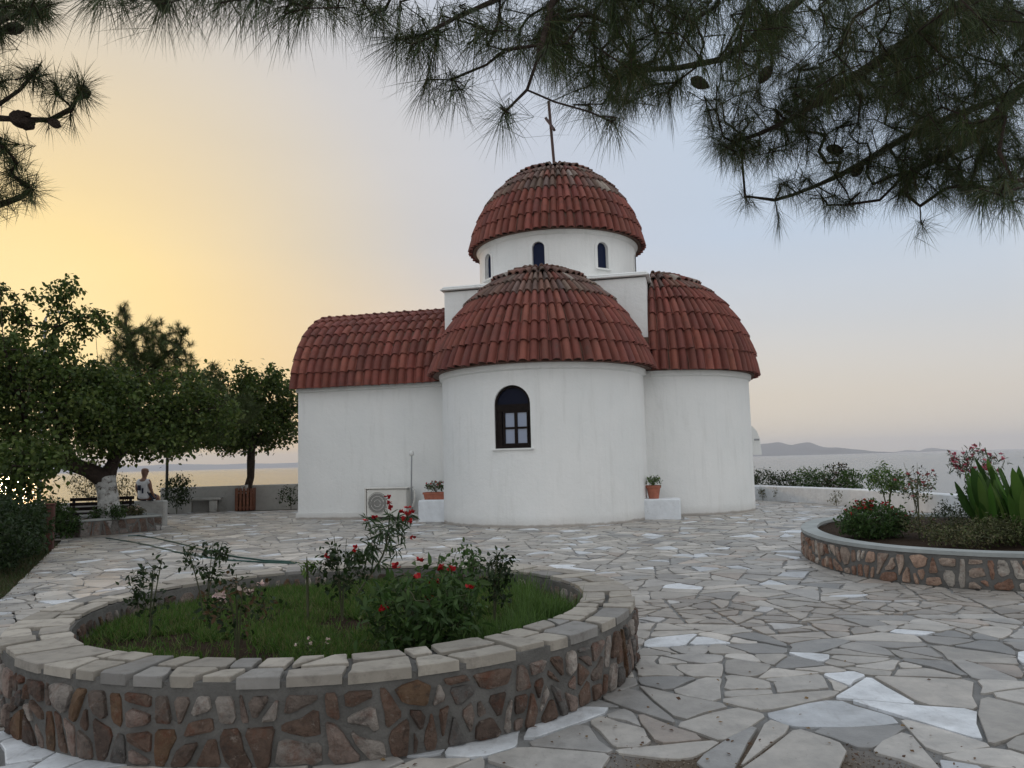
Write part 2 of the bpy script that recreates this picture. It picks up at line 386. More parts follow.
MT['far_hill'] = mat('far_hillside', (.07, .08, .085), 1, var=.3, scale=.002, bumps=0, spec=.1)
def island(name, az0, az1, dist, hmax, seed, depth=1800, prof=None):
    mb = MB(); n = 60; m = 9; vs = []
    for i in range(n+1):
        t = i/n; az = math.radians(az0+(az1-az0)*t)
        if prof:
            k = t*(len(prof)-1); a = int(min(k, len(prof)-2)); h0 = prof[a]+(prof[a+1]-prof[a])*(k-a)
        else: h0 = math.sin(PI*t)**.8
        h0 = h0*(.88+.3*noise.noise(Vector((t*9, seed, 0))))
        for j in range(m):
            s = j/(m-1); D = dist+depth*s; h = hmax*h0*math.sin(PI*s)**.9*(1+.15*noise.noise(Vector((t*14, s*5, seed))))-15
            vs.append((math.sin(az)*D, math.cos(az)*D, h))
    mb.add(vs, [(i*m+j, i*m+j+1, (i+1)*m+j+1, (i+1)*m+j) for i in range(n) for j in range(m-1)])
    return tag(mb.build(name, 'far_hill', smooth=80), kind='structure')
island('hills_far_right', 14.5, 26.5, 11000, 215, 3.3, prof=[.2, .75, .85, 1, .8, .85, .5, .3, .12, .03])
island('hills_small_right', 26.3, 30, 15000, 90, 8.1, prof=[.1, .5, .3, .9, .4, .1])
island('hills_far_left', -40, -8, 16200, 170, 5.2, 2500, prof=[.8, 1, .9, .95, 1, .8, .85, .8, .7, .6, .4, .2])

# ------------------------------------------------------------------ crazy paving
def edge_x(y): return -6.2-.495*(y-9.37) if y < 16.5 else -9.75-.9*(y-16.5)
def in_paving(x, y):
    if y > 6 and x < edge_x(y)+.06: return False
    if y <= 8 and x < -5.6+(8-y)*.0: return False
    if x < -19 or y > 28.4+.18*x+.35 and x < 1: return False
    if y > 29: return False
    if x > 0 and x > 10.0+(.0 if y < 19.5 else -(y-19.5)*.28): return False
    if x > 10: return False
    return True
mb = MB(); R1 = random.Random(5)
STONE = [((.395, .37, .335), 5), ((.445, .42, .385), 4), ((.335, .32, .30), 3), ((.49, .455, .41), 2.4), ((.40, .345, .30), .9), ((.61, .63, .65), 1.6), ((.28, .275, .265), 1.6)]
def stone_col(R, near=False):
    c = R.choices([s[0] for s in STONE], [s[1]*(2.2 if near and s[0][2] > .6 else 1) for s in STONE])[0]
    k = R.uniform(.76, 1.20); return tuple(x*k for x in c)
grit = [(.75, 3.75), (1.35, 3.80)]
for cellpoly in voronoi(-14, 10.4, -3, 29, 1.15, R1):
    c0 = cen(cellpoly)
    if c0[1] < 17.2 and c0[0] < edge_x(c0[1])+2 and c0[1] > 6:
        cellpoly = clip(cellpoly, (-6.2, 9.37), (1, .495))
        if len(cellpoly) < 3 or area(cellpoly) < .02: continue
    elif not in_paving(*c0): continue
    amax = .21 if c0[1] < 5.2 else .135
    band = abs((c0[1]-6.9)-(c0[0]-1.2)*.06-.5*math.sin(c0[0]*.5)) < .75 and c0[0] > .9
    if band: amax = .075
    if c0[1] > 14: amax = .16
    cells = []; split(cellpoly, amax, R1, cells)
    for p in cells:
        jw = R1.uniform(.007, .015)+(.004 if band else 0)
        q = inset(p, jw)
        if not q or area(q) < .002: continue
        c = cen(q)
        if any(math.hypot(c[0]-g[0], (c[1]-g[1])*1.6) < .42 for g in grit) and area(q) < .16: continue
        q = rounded(q, R1, .17, .011)
        z = .006+R1.uniform(0, .007); tx, ty = R1.gauss(0, .006), R1.gauss(0, .006)
        top = [(x, y, z+(x-c[0])*tx+(y-c[1])*ty) for x, y in q]
        n = len(q); ins = [(c[0]+(x-c[0])*1.0, c[1]+(y-c[1])*1.0, -.012) for x, y in q]
        col = stone_col(R1, c[1] < 4.9)
        if band: col = lerp(col, (.27, .235, .20), .55)
        cc = [(c[0]+(x-c[0])*.965, c[1]+(y-c[1])*.965, zz+.0025) for x, y, zz in top]
        mb.add(cc+top+ins, [tuple(range(n))]+[(n+i, n+(i+1) % n, (i+1) % n, i) for i in range(n)]+[(2*n+i, 2*n+(i+1) % n, n+(i+1) % n, n+i) for i in range(n)], 0, col)
# bedding mortar in a grid, so it follows the outline
gx = np.arange(-19, 10.6, .4); gy = np.arange(-3, 29.4, .4)
base = len(mb.v); idx = {}
for i, x in enumerate(gx):
    for j, y in enumerate(gy):
        if in_paving(x, y): idx[i, j] = len(mb.v); mb.v.append((float(x), float(y), -.004))
for (i, j) in list(idx):
    if (i+1, j) in idx and (i, j+1) in idx and (i+1, j+1) in idx:
        mb.f.append((idx[i, j], idx[i+1, j], idx[i+1, j+1], idx[i, j+1])); mb.m.append(1); mb.c.append((.5, .5, .5))
def paving_mat():
    m, nt, N, Lk, B = new_mat('paving_stone')
    a = N.new('ShaderNodeAttribute'); a.attribute_name = 'Col'
    tc = N.new('ShaderNodeTexCoord'); o = tc.outputs['Object']
    n1 = noise_node(N, Lk, 4.5, 7, .7, o)
    c = mixc(N, Lk, a.outputs['Color'], ramp(N, Lk, n1.outputs[0], [(.3, .70), (.7, 1.16)]), 1.0, 'MULTIPLY')
    n2 = noise_node(N, Lk, 1.1, 7, .75, o)
    c = mixc(N, Lk, c, (.17, .15, .13), ramp(N, Lk, n2.outputs[0], [(.52, 0), (.78, .55)]))
    mp = N.new('ShaderNodeMapping'); mp.inputs['Scale'].default_value = (9, 2, 1); mp.inputs['Rotation'].default_value = (0, 0, .6); Lk.new(o, mp.inputs[0])
    n3 = noise_node(N, Lk, 1.4, 6, .7, mp.outputs[0])
    c = mixc(N, Lk, c, (.24, .22, .21), ramp(N, Lk, n3.outputs[0], [(.56, 0), (.7, .4)]))
    Lk.new(c, B.inputs['Base Color']); B.inputs['Specular IOR Level'].default_value = .45
    n5 = noise_node(N, Lk, 34, 5, .8, o); c = mixc(N, Lk, c, (.11, .10, .09), ramp(N, Lk, n5.outputs[0], [(.60, 0), (.72, .6)]))
    n6 = noise_node(N, Lk, 2.3, 7, .8, o); c = mixc(N, Lk, c, (.46, .43, .39), ramp(N, Lk, n6.outputs[0], [(.58, 0), (.75, .45)])); Lk.new(c, B.inputs['Base Color'])
    Lk.new(ramp(N, Lk, n1.outputs[0], [(.3, .42), (.7, .62)]), B.inputs['Roughness'])
    nb = noise_node(N, Lk, 9, 8, .7, o); bump(N, Lk, B, nb.outputs[0], .55, .015)
    return m
def joint_mat():
    m, nt, N, Lk, B = new_mat('paving_joint')
    tc = N.new('ShaderNodeTexCoord'); o = tc.outputs['Object']
    n1 = noise_node(N, Lk, 1.3, 7, .7, o)
    c = ramp(N, Lk, n1.outputs[0], [(.35, (.21, .21, .205)), (.55, (.27, .265, .255)), (.7, (.19, .175, .155))])
    vd = N.new('ShaderNodeVectorMath'); vd.operation = 'DISTANCE'; Lk.new(o, vd.inputs[0]); vd.inputs[1].default_value = (1.1, 3.75, 0)
    c = mixc(N, Lk, (.13, .095, .065), c, ramp(N, Lk, vd.outputs['Value'], [(.45, 0), (.8, 1)]))
    Lk.new(c, B.inputs['Base Color']); B.inputs['Roughness'].default_value = .95
    nb = noise_node(N, Lk, 40, 6, .8, o); bump(N, Lk, B, nb.outputs[0], .9, .02); return m
tag(mb.build('paving', [paving_mat(), joint_mat()]), kind='structure')
# loose gravel and leaf litter lying in the worn joints
P = []; 
for g in grit:
    for _ in range(1500): P.append((g[0]+random.gauss(0, .42), g[1]+random.gauss(0, .17), -.001))
for _ in range(900):
    x = random.uniform(.9, 7.5); P.append((x, 6.9+(x-1.2)*.06+.5*math.sin(x*.5)+random.gauss(0, .4), .000))
P = np.array(P); D = rng.normal(size=P.shape); D[:, 2] *= .4; X, Y, Z = frames(D); s = rng.uniform(.002, .0075, (len(P), 1))
oct_v = [(1, 0, 0), (-1, 0, 0), (0, .8, 0), (0, -.8, 0), (0, 0, .6), (0, 0, -.6)]; oct_f = [(0, 2, 4), (2, 1, 4), (1, 3, 4), (3, 0, 4), (2, 0, 5), (1, 2, 5), (3, 1, 5), (0, 3, 5)]
pal = np.array([(.16, .115, .08), (.22, .165, .12), (.30, .26, .21), (.12, .085, .06)])
tag(inst('gravel', oct_v, oct_f, P, X*s, Y*s, Z*s, pal[rng.integers(0, 4, len(P))], 'capstone'), kind='stuff')

# ------------------------------------------------------------------ planters of rubble stone
class Path:
    def __init__(s, pts, closed=True):
        s.p = [Vector((p[0], p[1])) for p in pts]; s.n = len(s.p); s.closed = closed
        s.cum = [0]
        m = s.n if closed else s.n-1
        for i in range(m): s.cum.append(s.cum[-1]+(s.p[(i+1) % s.n]-s.p[i]).length)
        s.L = s.cum[-1]
    def at(s, d):
        if s.closed: d = d % s.L
        d = min(max(d, 0), s.L-1e-6)
        lo, hi = 0, len(s.cum)-1
        while hi-lo > 1:
            mid = (lo+hi)//2
            if s.cum[mid] <= d: lo = mid
            else: hi = mid
        a, b = s.p[lo], s.p[(lo+1) % s.n]; t = (d-s.cum[lo])/max(s.cum[lo+1]-s.cum[lo], 1e-9)
        p = a.lerp(b, t)
        def nn(i):
            if s.closed: u, v = s.p[(i-1) % s.n], s.p[(i+1) % s.n]
            else: u, v = s.p[max(i-1, 0)], s.p[min(i+1, s.n-1)]
            q = (v-u).normalized(); return Vector((q.y, -q.x))
        nrm = nn(lo).lerp(nn((lo+1)), t).normalized(); return p, nrm     # outward for ccw
def catmull(P, k=10):
    out = []; n = len(P)
    for i in range(n):
        p0, p1, p2, p3 = [Vector(P[(i+j-1) % n]) for j in range(4)]
        for t in np.arange(k)/k:
            out.append(.5*((2*p1)+(p2-p0)*t+(2*p0-5*p1+4*p2-p3)*t*t+(-p0+3*p1-3*p2+p3)*t**3))
    return out
RUB = [((.155, .105, .08), 3), ((.20, .16, .135), 3), ((.36, .32, .285), 2.8), ((.105, .075, .06), 2.2), ((.26, .20, .17), 2.6), ((.15, .14, .13), 3), ((.16, .10, .06), .8)]
def wall_stones(mb, path, z0, z1, size, R, off=0, sgn=1, joint=.018, s0=0, s1=None, pal=RUB, mi=1, proud=.02, rnd=.3):
    s1 = path.L if s1 is None else s1
    nb_ = max(2, int((s1-s0)/(size*3.1))); bs = [s0+(s1-s0)*i/nb_ for i in range(nb_+1)]; sk = [R.uniform(-.05, .05) for _ in bs]; sk[-1] = sk[0]
    for ib in range(nb_):
        cp = [(bs[ib]+sk[ib], z0), (bs[ib+1]+sk[ib+1], z0), (bs[ib+1]-sk[ib+1], z1), (bs[ib]-sk[ib], z1)]
        cells = []; split(cp, size*size, R, cells, True)
        for p in cells:
            q = inset(p, joint*R.uniform(.6, 1.5))
            if not q or area(q) < .0012: continue
            q = rounded(q, R, rnd, .008); c = cen(q); n = len(q)
            col = R.choices([a[0] for a in pal], [a[1] for a in pal])[0]; k = R.uniform(.75, 1.2); col = tuple(x*k for x in col)
            pr = proud*R.uniform(.4, 1.4)
            def put(s, z, d):
                b, nn = path.at(s); return (b.x+nn.x*sgn*(off+d), b.y+nn.y*sgn*(off+d), z)
            r0 = [put(s, z, -.01) for s, z in q]
            r1 = [put(c[0]+(s-c[0])*.95, c[1]+(z-c[1])*.95, pr*.75+R.uniform(-1, 1)*proud*.12) for s, z in q]
            r2 = [put(c[0]+(s-c[0])*.6, c[1]+(z-c[1])*.6, pr*1.15+R.uniform(-1, 1)*proud*.3) for s, z in q]
            r3 = [put(c[0], c[1], pr*1.2)]
            fs = []
            for a, b in ((0, n), (n, 2*n)):
                fs += [(a+i, a+(i+1) % n, b+(i+1) % n, b+i) for i in range(n)]
            fs += [(2*n+i, 2*n+(i+1) % n, 3*n) for i in range(n)]
            if sgn < 0: fs = [f[::-1] for f in fs]
            mb.add(r0+r1+r2+r3, fs, mi, col)
def ring_body(mb, path, w, z0, z1, inner=None, mi=0, k=160):
    o0 = []; 
    vs = []
    for i in range(k):
        p, n = path.at(path.L*i/k); q = p-n*w
        vs += [(p.x, p.y, z0), (p.x, p.y, z1), (q.x, q.y, z1), (q.x, q.y, z0)]
    fs = []
    for i in range(k):
        j = (i+1) % k
        for a, b in ((0, 1), (1, 2), (2, 3)): fs.append((i*4+a, j*4+a, j*4+b, i*4+b))
    mb.add(vs, fs, mi)
def cap_stones(mb, path, w, z1, th, R, over=.012, mi=1, step=(.17, .40)):
    s = 0.0; brk = [0.0]
    while s < path.L-.25: s += R.uniform(*step); brk.append(s)
    brk[-1] = path.L; tilt = [R.uniform(-.06, .06) for _ in brk]; tilt[-1] = tilt[0]
    CC = [((.33, .30, .255), 4), ((.29, .265, .23), 3), ((.385, .35, .30), 2), ((.24, .23, .215), 2)]
    def put(q, z, over_):
        b, nn = path.at(q[0]); d = over_-q[1]; return (b.x+nn.x*d, b.y+nn.y*d, z)
    for i in range(len(brk)-1):
        a, b = brk[i], brk[i+1]; dep = w*R.uniform(.42, .62) if R.random() < .8 else w*.97
        quad = [(a+tilt[i], 0), (b+tilt[i+1], 0), (b-tilt[i+1]*.6, dep), (a-tilt[i]*.6, dep*R.uniform(.85, 1.05))]
        polys = [(quad, True)]
        if dep < w*.8:
            rest = [(a-tilt[i]*.6, dep), (b-tilt[i+1]*.6, dep), (b, w), (a, w)]; cells = []; split(rest, .075, R, cells); polys += [(c, False) for c in cells]
        for p, outer in polys:
            q = inset(p, R.uniform(.010, .022))
            if not q: continue
            if outer:   # keep the outer edge flush with the face of the wall
                q = [(x, 0 if y < .02 else y) for x, y in q]
            q = rounded(q, R, .10, .004)
            if outer: q = [(x, max(0, y) if y > .015 else 0) for x, y in q]
            n = len(q); c = cen(q); col = R.choices([k[0] for k in CC], [k[1] for k in CC])[0]; kk = R.uniform(.85, 1.15); col = tuple(x*kk for x in col)
            zz = z1+R.uniform(-.003, .006); t = th if outer else .02; t *= R.uniform(.85, 1.1)
            top = [put(q_, zz, over) for q_ in q]
            tin = [put((c[0]+(x-c[0])*.965, c[1]+(y-c[1])*.965), zz+.004, over) for x, y in q]
            bot = [put(q_, zz-t, over) for q_ in q]
            mb.add(tin+top+bot, [tuple(range(n))[::-1]]+[(i_, (i_+1) % n, n+(i_+1) % n, n+i_) for i_ in range(n)]+[(n+i_, n+(i_+1) % n, 2*n+(i_+1) % n, 2*n+i_) for i_ in range(n)], mi, col)
def soil_sheet(path, w, z, name, parent, hump=.03):
    mb = MB(); k = 72; vs = []; rings = 8
    c = Vector((0, 0)); 
    for p in path.p: c += p
    c /= path.n
    for r in range(rings):
        for i in range(k):
            p, n = path.at(path.L*i/k); q = p-n*w*.98; q = c.lerp(q, 1-r/rings)
            vs.append((q.x, q.y, z+hump*(r/rings)**.7+.03*noise.noise(Vector((q.x*2.5, q.y*2.5, 0)))))
    vs.append((c.x, c.y, z+hump)); fs = [(r*k+i, r*k+(i+1) % k, (r+1)*k+(i+1) % k, (r+1)*k+i) for r in range(rings-1) for i in range(k)]
    fs += [((rings-1)*k+i, (rings-1)*k+(i+1) % k, rings*k) for i in range(k)]
    mb.add(vs, fs); return mb.build(name, 'soil', parent, smooth=60)

# round planter in front
RC = (-1.38, 6.2)
circ = Path([(RC[0]+2.28*math.cos(a)*(1+.006*math.sin(3*a)), RC[1]+2.22*math.sin(a)*(1+.006*math.cos(5*a))) for a in np.linspace(0, 2*PI, 120, endpoint=False)])
t1 = empty('stone_planter', (0, 0, 0)); tag(t1, 'large round rubble stone planter with flat coping slabs around a grass bed', 'planter')
RR = random.Random(21)
mb = MB(); ring_body(mb, circ, .39, -.03, .425); wall_stones(mb, circ, .0, .375, .168, RR, joint=.013, proud=.022, rnd=.22)
inn = Path([p-n*.39 for p, n in (circ.at(circ.L*i/120) for i in range(120))])
wall_stones(mb, inn, .22, .40, .17, RR, sgn=-1, joint=.018, proud=.014)
mb.build('wall', ['mortar', 'stone'], t1, smooth=35)
mb = MB(); cap_stones(mb, circ, .41, .45, .052, RR); mb.build('coping', ['mortar', 'capstone'], t1)
soil_sheet(circ, .38, .27, 'soil', t1, .02)

# kidney shaped planter on the right
kp = Path(catmull([(5.4, 8.1), (4.62, 8.62), (4.16, 9.35), (4.05, 10.4), (4.35, 11.8), (5.2, 13.15), (6.5, 13.75), (8.0, 13.2), (9.5, 11.7), (9.6, 9.6), (8.5, 8.2), (6.9, 7.75)][::1], 9)[::-1])
t2 = empty('stone_planter'); tag(t2, 'curved rubble stone planter with smooth cement rim, full of flowering shrubs and cannas', 'planter')
mb = MB(); ring_body(mb, kp, .20, -.03, .36); wall_stones(mb, kp, .0, .345, .19, RR, joint=.017, proud=.022, rnd=.26, pal=[((.40, .27, .20), 3), ((.46, .36, .29), 3), ((.52, .47, .41), 2), ((.34, .20, .14), 2)])
mb.build('wall', ['mortar', 'stone'], t2, smooth=35)
mb = MB(); ring_body(mb, Path([p+n*.012 for p, n in (kp.at(kp.L*i/200) for i in range(200))]), .225, .362, .405, k=200); mb.build('coping', 'cement', t2, smooth=40)
soil_sheet(kp, .20, .34, 'soil', t2, .06)

# square planter round the old tree on the left
A0 = Vector((-9.98, 17.75)); A1 = Vector((-8.80, 19.25)); ux = (A1-A0).normalized(); vx = Vector((-ux.y, ux.x))
cs = [A0, A1, A1+vx*1.55, A0+vx*1.55]
def dens(c, k=14): return [c[i].lerp(c[(i+1) % 4], j/k) for i in range(4) for j in range(k)]
lp = Path(dens(cs))
t3 = empty('stone_planter'); tag(t3, 'low square planter of brown stone blocks around a limewashed tree trunk', 'planter')
mb = MB(); ring_body(mb, lp, .2, -.03, .36); wall_stones(mb, lp, .0, .36, .26, RR, joint=.014, proud=.012, rnd=.12, pal=[((.15, .11, .09), 3), ((.20, .185, .17), 3), ((.34, .33, .32), 1.2), ((.13, .11, .10), 2)])
mb.build('wall', ['mortar', 'stone'], t3, smooth=35)
mb = MB(); ring_body(mb, Path([p+n*.02 for p, n in (lp.at(lp.L*i/80) for i in range(80))]), .25, .362, .41, k=80); mb.build('coping', 'cement', t3, smooth=40)
soil_sheet(lp, .2, .34, 'soil', t3, .03)

# ------------------------------------------------------------------ parapets
def low_wall(pts, h, th, m, label, name='parapet_wall', base=-.05):
    mb = MB()
    for i in range(len(pts)-1):
        a, b = Vector(pts[i]), Vector(pts[i+1]); d = (b-a).to_3d(); L = d.length; c = (a+b)/2
        mb.box((c.x, c.y, (h+base)/2), (L+th*.5*(i > 0), th-.004*i, h-base), math.atan2(d.y, d.x), bev=.03)
    o = mb.build(name, m, smooth=30); tag(o, label, 'wall'); return o
low_wall([(-12.4, 27.05), (-8.0, 28.05), (-4.0, 28.9)], .88, .28, 'greyrender', 'grey rendered parapet behind the stone bench, facing the sea')
low_wall([(-19.5, 19.6), (-13.6, 20.6), (-9.6, 21.1)], .68, .30, 'greyrender', 'low dim parapet the seated man is perched on')
low_wall([(6.4, 27.2), (8.3, 25.9), (9.6, 21.9), (10.1, 19.2), (10.5, 14.5)], .48, .3, 'whiteblock', 'white limewashed low wall along the hedge above the sea')
mb = MB(); mb.box((-12.62, 26.9, .28), (.34, .34, .62), .2, bev=.03)
tag(mb.build('gate_pillar', 'whiteblock', smooth=30), 'short white block pillar at the near end of the grey parapet', 'pillar')

# stone bench
bt = empty('stone_bench', (-10.95, 26.95, 0), .22); tag(bt, 'plain stone slab bench standing against the grey parapet', 'bench')
mb = MB(); mb.box((0, 0, .46), (1.35, .42, .09), bev=.015); mb.build('seat', 'greyrender', bt)
for s in (-1, 1):
    mb = MB(); mb.box((s*.42, 0, .205), (.26, .34, .415), bev=.012); mb.build('leg', 'capstone' if 0 else 'greyrender', bt)
# dark slatted bench behind the tree planter
bt = empty('park_bench', (-10.75, 20.2, 0), .30); tag(bt, 'dark wooden slat bench half hidden behind the limewashed trunk', 'bench')
mb = MB()
for k in range(3): mb.box((0, -.22+k*.01, .56+k*.12), (1.5, .03, .085), bev=.006)
mb.build('backrest', 'darkwood', bt)
mb = MB()
for k in range(4): mb.box((0, -.12+k*.12, .43), (1.5, .095, .035), bev=.006)
mb.build('seat', 'darkwood', bt)
for s in (-1, 1):
    mb = MB(); mb.box((s*.66, -.19, .42), (.06, .05, .84)); mb.box((s*.66, .24, .2), (.06, .05, .41)); mb.box((s*.66, .03, .395), (.055, .40, .03)); mb.build('leg', 'iron', bt)

# posts
def pole(x, y, h, r, name, label, cat, head=True, m='galv'):
    t = empty(name, (x, y, 0)); tag(t, label, cat)
    mb = MB(); mb.tube([(0, 0, -.05), (0, 0, h*.5), (0, 0, h)], [r*1.2, r, r*.7], 10); mb.build('pole', m, t, smooth=40)
    mb = MB(); mb.lathe([(r*2.2, 0), (r*2.2, .03), (r*1.4, .06)], n=12); mb.build('base', m, t)
    return t
p_ = at(40, 470, 24.0); lt = pole(p_.x, p_.y, 6.4, .055, 'street_lamp', 'tall slim grey lamp post rising through the mulberry leaves', 'street lamp')
mb = MB(); mb.tube([(0, 0, 6.4), (.1, 0, 6.55), (.45, 0, 6.6)], .03, 8); mb.build('arm', 'galv', lt); mb = MB(); mb.box((.6, 0, 6.58), (.4, .16, .08), bev=.03); mb.build('lamp_head', 'galv', lt)
p_ = at(166.5, 500, 26.2); lt = pole(p_.x, p_.y, 4.0, .045, 'lamp_post', 'thin dark lamp post beside the shrub at the grey parapet', 'lamp post', m='iron')
mb = MB(); mb.lathe([(0, 0), (.10, .05), (.14, .16), (.10, .27), (0, .31)], (0, 0, 4.0), 14); mb.build('lamp_globe', 'globe', lt, smooth=60)
# stained wood post at the end of the hedge
g_ = G(49.5, 550); mb = MB(); mb.box((g_.x, g_.y, .42), (.13, .13, .90), .3, bev=.012); mb.box((g_.x, g_.y, .885), (.16, .16, .04), .3, bev=.01)
tag(mb.build('wooden_post', 'postwood'), 'square red stained wooden post at the paving edge by the hedge', 'post')

# slatted wooden tub round the small tree
W2 = Vector((-9.55, 28.0-.6, 0)); tb = empty('slatted_planter', W2, .15); tag(tb, 'orange stained slatted wooden tub around the slim tree trunk', 'planter')
for k, (dx, dy, rz) in enumerate(((0, -.30, 0), (0, .30, 0), (-.30, 0, PI/2), (.30, 0, PI/2))):
    mb = MB()
    for j in range(5):
        o = (-.24+j*.12); x, y = (dx+o, dy) if k < 2 else (dx, dy+o)
        mb.box((x, y, .40), (.085, .03, .78+.02*math.sin(j*3)), rz, bev=.006)
    mb.box((dx*.93, dy*.93, .68), (.58, .02, .06), rz); mb.box((dx*.93, dy*.93, .12), (.58, .02, .06), rz)
    mb.build('slat_panel', 'redwood', tb)
mb = MB(); mb.box((0, 0, .3), (.52, .52, .6)); mb.build('soil', 'soil', tb)
# hose
def hosepts(P): 
    out = []
    for i in range(len(P)-1):
        for t in np.arange(6)/6: out.append(Vector(P[i]).lerp(Vector(P[i+1]), t)+Vector((math.sin(i*2+t*3)*.03, 0, 0)))
    out.append(Vector(P[-1])); return out
H1 = [G(x, y, .022) for x, y in ((106, 538), (125, 541), (150, 545), (176, 552), (205, 557.5), (235, 560.5), (262, 562), (292, 563.5))]
H2 = [G(x, y, .024) for x, y in ((292, 561.8), (262, 560.5), (235, 556.5), (205, 550), (180, 544), (155, 538), (140, 535.5), (128, 536))]
mb = MB(); mb.tube(hosepts(H1+[G(297, 562.6, .024)]+H2), .014, 6)
tag(mb.build('garden_hose', 'hose', smooth=60), 'green garden hose doubled back across the paving near the tree planter', 'hose')

# ------------------------------------------------------------------ the chapel
ch = empty('chapel', CH, -CA); tag(ch, 'white domed chapel with red clay tile roofs and a crooked cross', 'church')
WALLH = 3.75
def arch_top(s, r, zs): return zs+math.sqrt(max(r*r-s*s, 0))
def curved_wall(mb, c, R, a0, a1, z0, z1, wins, reveal=.14, mi=0):
    """cylinder wall seen from outside; wins = (angle, half width, sill z, spring z)"""
    cuts = []
    ang = a0
    marks = sorted(wins, key=lambda q: q[0])
    edges = [(a0, None)]
    segs = []
    cur = a0
    for (an, hw, zb, zs) in marks:
        da = hw/R; segs.append((cur, an-da, None)); segs.append((an-da, an+da, (an, hw, zb, zs))); cur = an+da
    segs.append((cur, a1, None))
    def P(a, z, r=R): return (c[0]+r*math.cos(a), c[1]+r*math.sin(a), z)
    for s0, s1, win in segs:
        if win is None:
            n = max(1, int(abs(s1-s0)/math.radians(3.5)))
            for i in range(n):
                u, v = s0+(s1-s0)*i/n, s0+(s1-s0)*(i+1)/n
                mb.add([P(u, z0), P(v, z0), P(v, z1), P(u, z1)], [(0, 1, 2, 3)], mi)
        else:
            an, hw, zb, zs = win; n = 14; rr = R-reveal
            ts = [-math.cos(PI*i/n)*hw for i in range(n+1)]
            for i in range(n):
                u, v = an+ts[i]/R, an+ts[i+1]/R; zu, zv = arch_top(ts[i], hw, zs), arch_top(ts[i+1], hw, zs)
                mb.add([P(u, z0), P(v, z0), P(v, zb), P(u, zb)], [(0, 1, 2, 3)], mi)
                mb.add([P(u, zu), P(v, zv), P(v, z1), P(u, z1)], [(0, 1, 2, 3)], mi)
                mb.add([P(u, zu), P(v, zv), P(v, zv, rr), P(u, zu, rr)], [(3, 2, 1, 0)], mi)
                mb.add([P(u, zb), P(v, zb), P(v, zb, rr), P(u, zb, rr)], [(0, 1, 2, 3)], mi)
            for e, fl in ((-hw, 0), (hw, 1)):
                u = an+e/R; mb.add([P(u, zb), P(u, zs), P(u, zs, rr), P(u, zb, rr)], [(0, 1, 2, 3) if fl == 0 else (3, 2, 1, 0)], mi)
S = -PI/2
APW = (S-.09, .435, 1.79, 2.80)
mb = MB()
mb.box((.0, 0, 3.08), (5.52, 5.2, 6.26))                                   # crossing
# south-facing conch towards the viewer, side conch, far conch
for cx, cy, am, wins in ((0, -3.0, S, [APW]), (2.78, 0, 0, []), (0, 3.0, PI/2, [])):
    curved_wall(mb, (cx, cy), 2.6, am-PI/2, am+PI/2, -.05, WALLH, wins)
mb.box((0, -2.8, (WALLH-.05)/2), (5.196, .405, WALLH+.05)); mb.box((2.68, 0, (WALLH-.05)/2), (.205, 5.196, WALLH+.05)); mb.box((0, 2.8, (WALLH-.05)/2), (5.196, .405, WALLH+.05))
mb.box((-4.9, 0, (WALLH-.05)/2), (4.62, 5.19, WALLH+.05))               # nave
# nave gable under the vault
n = 16; vs = [(-7.205, -2.59*math.cos(PI*i/n)*1.0, WALLH-.02+2.3*math.sin(PI*i/n)) for i in range(n+1)]
mb.add(vs, [tuple(range(n+1))[::-1]])
mb.box((-4.95, -2.62, .07), (4.60, .06, .24))                           # plinth step
mb.build('wall', 'plaster', ch, smooth=30)
mb = MB(); wn = [(S-.052+k*PI/4, .175, 6.74, 7.31) for k in range(-3, 5)]
curved_wall(mb, (0, 0), 2.35, S-3.5*PI/4, S+4.5*PI/4, 6.1, 7.9, wn, .10); mb.build('drum', 'plaster', ch, smooth=30)
# cornices
mb = MB()
mb.box((.0, 0, 6.27), (5.72, 5.40, .05), bev=.012)
mb.box((.0, 0, 6.325), (5.64, 5.32, .07), bev=.03); mb.build('cornice', 'plaster', ch)
mb = MB()
prof = [(2.595, 3.56), (2.66, 3.60), (2.68, 3.70), (2.68, 3.76)]
for cx, cy, am in ((0, -3.0, S), (2.78, 0, 0), (0, 3.0, PI/2)): mb.lathe(prof, (cx, cy, 0), 40, a0=am-PI/2, a1=am+PI/2)
mb.box((0-.0, -2.8, 3.66), (5.34, .39, .12)); mb.box((2.69, 0, 3.663), (.17, 5.34, .12))
mb.box((-4.95, -2.62, 3.67), (4.60, .12, .13), bev=.02); mb.box((-4.95, 2.62, 3.67), (4.60, .12, .13), bev=.02); mb.build('eaves_moulding', 'plaster', ch, smooth=40); mb = MB()
mb.lathe([(2.345, 7.66), (2.40, 7.70), (2.44, 7.76), (2.44, 7.84)], n=72); mb.build('drum_moulding', 'plaster', ch, smooth=40)

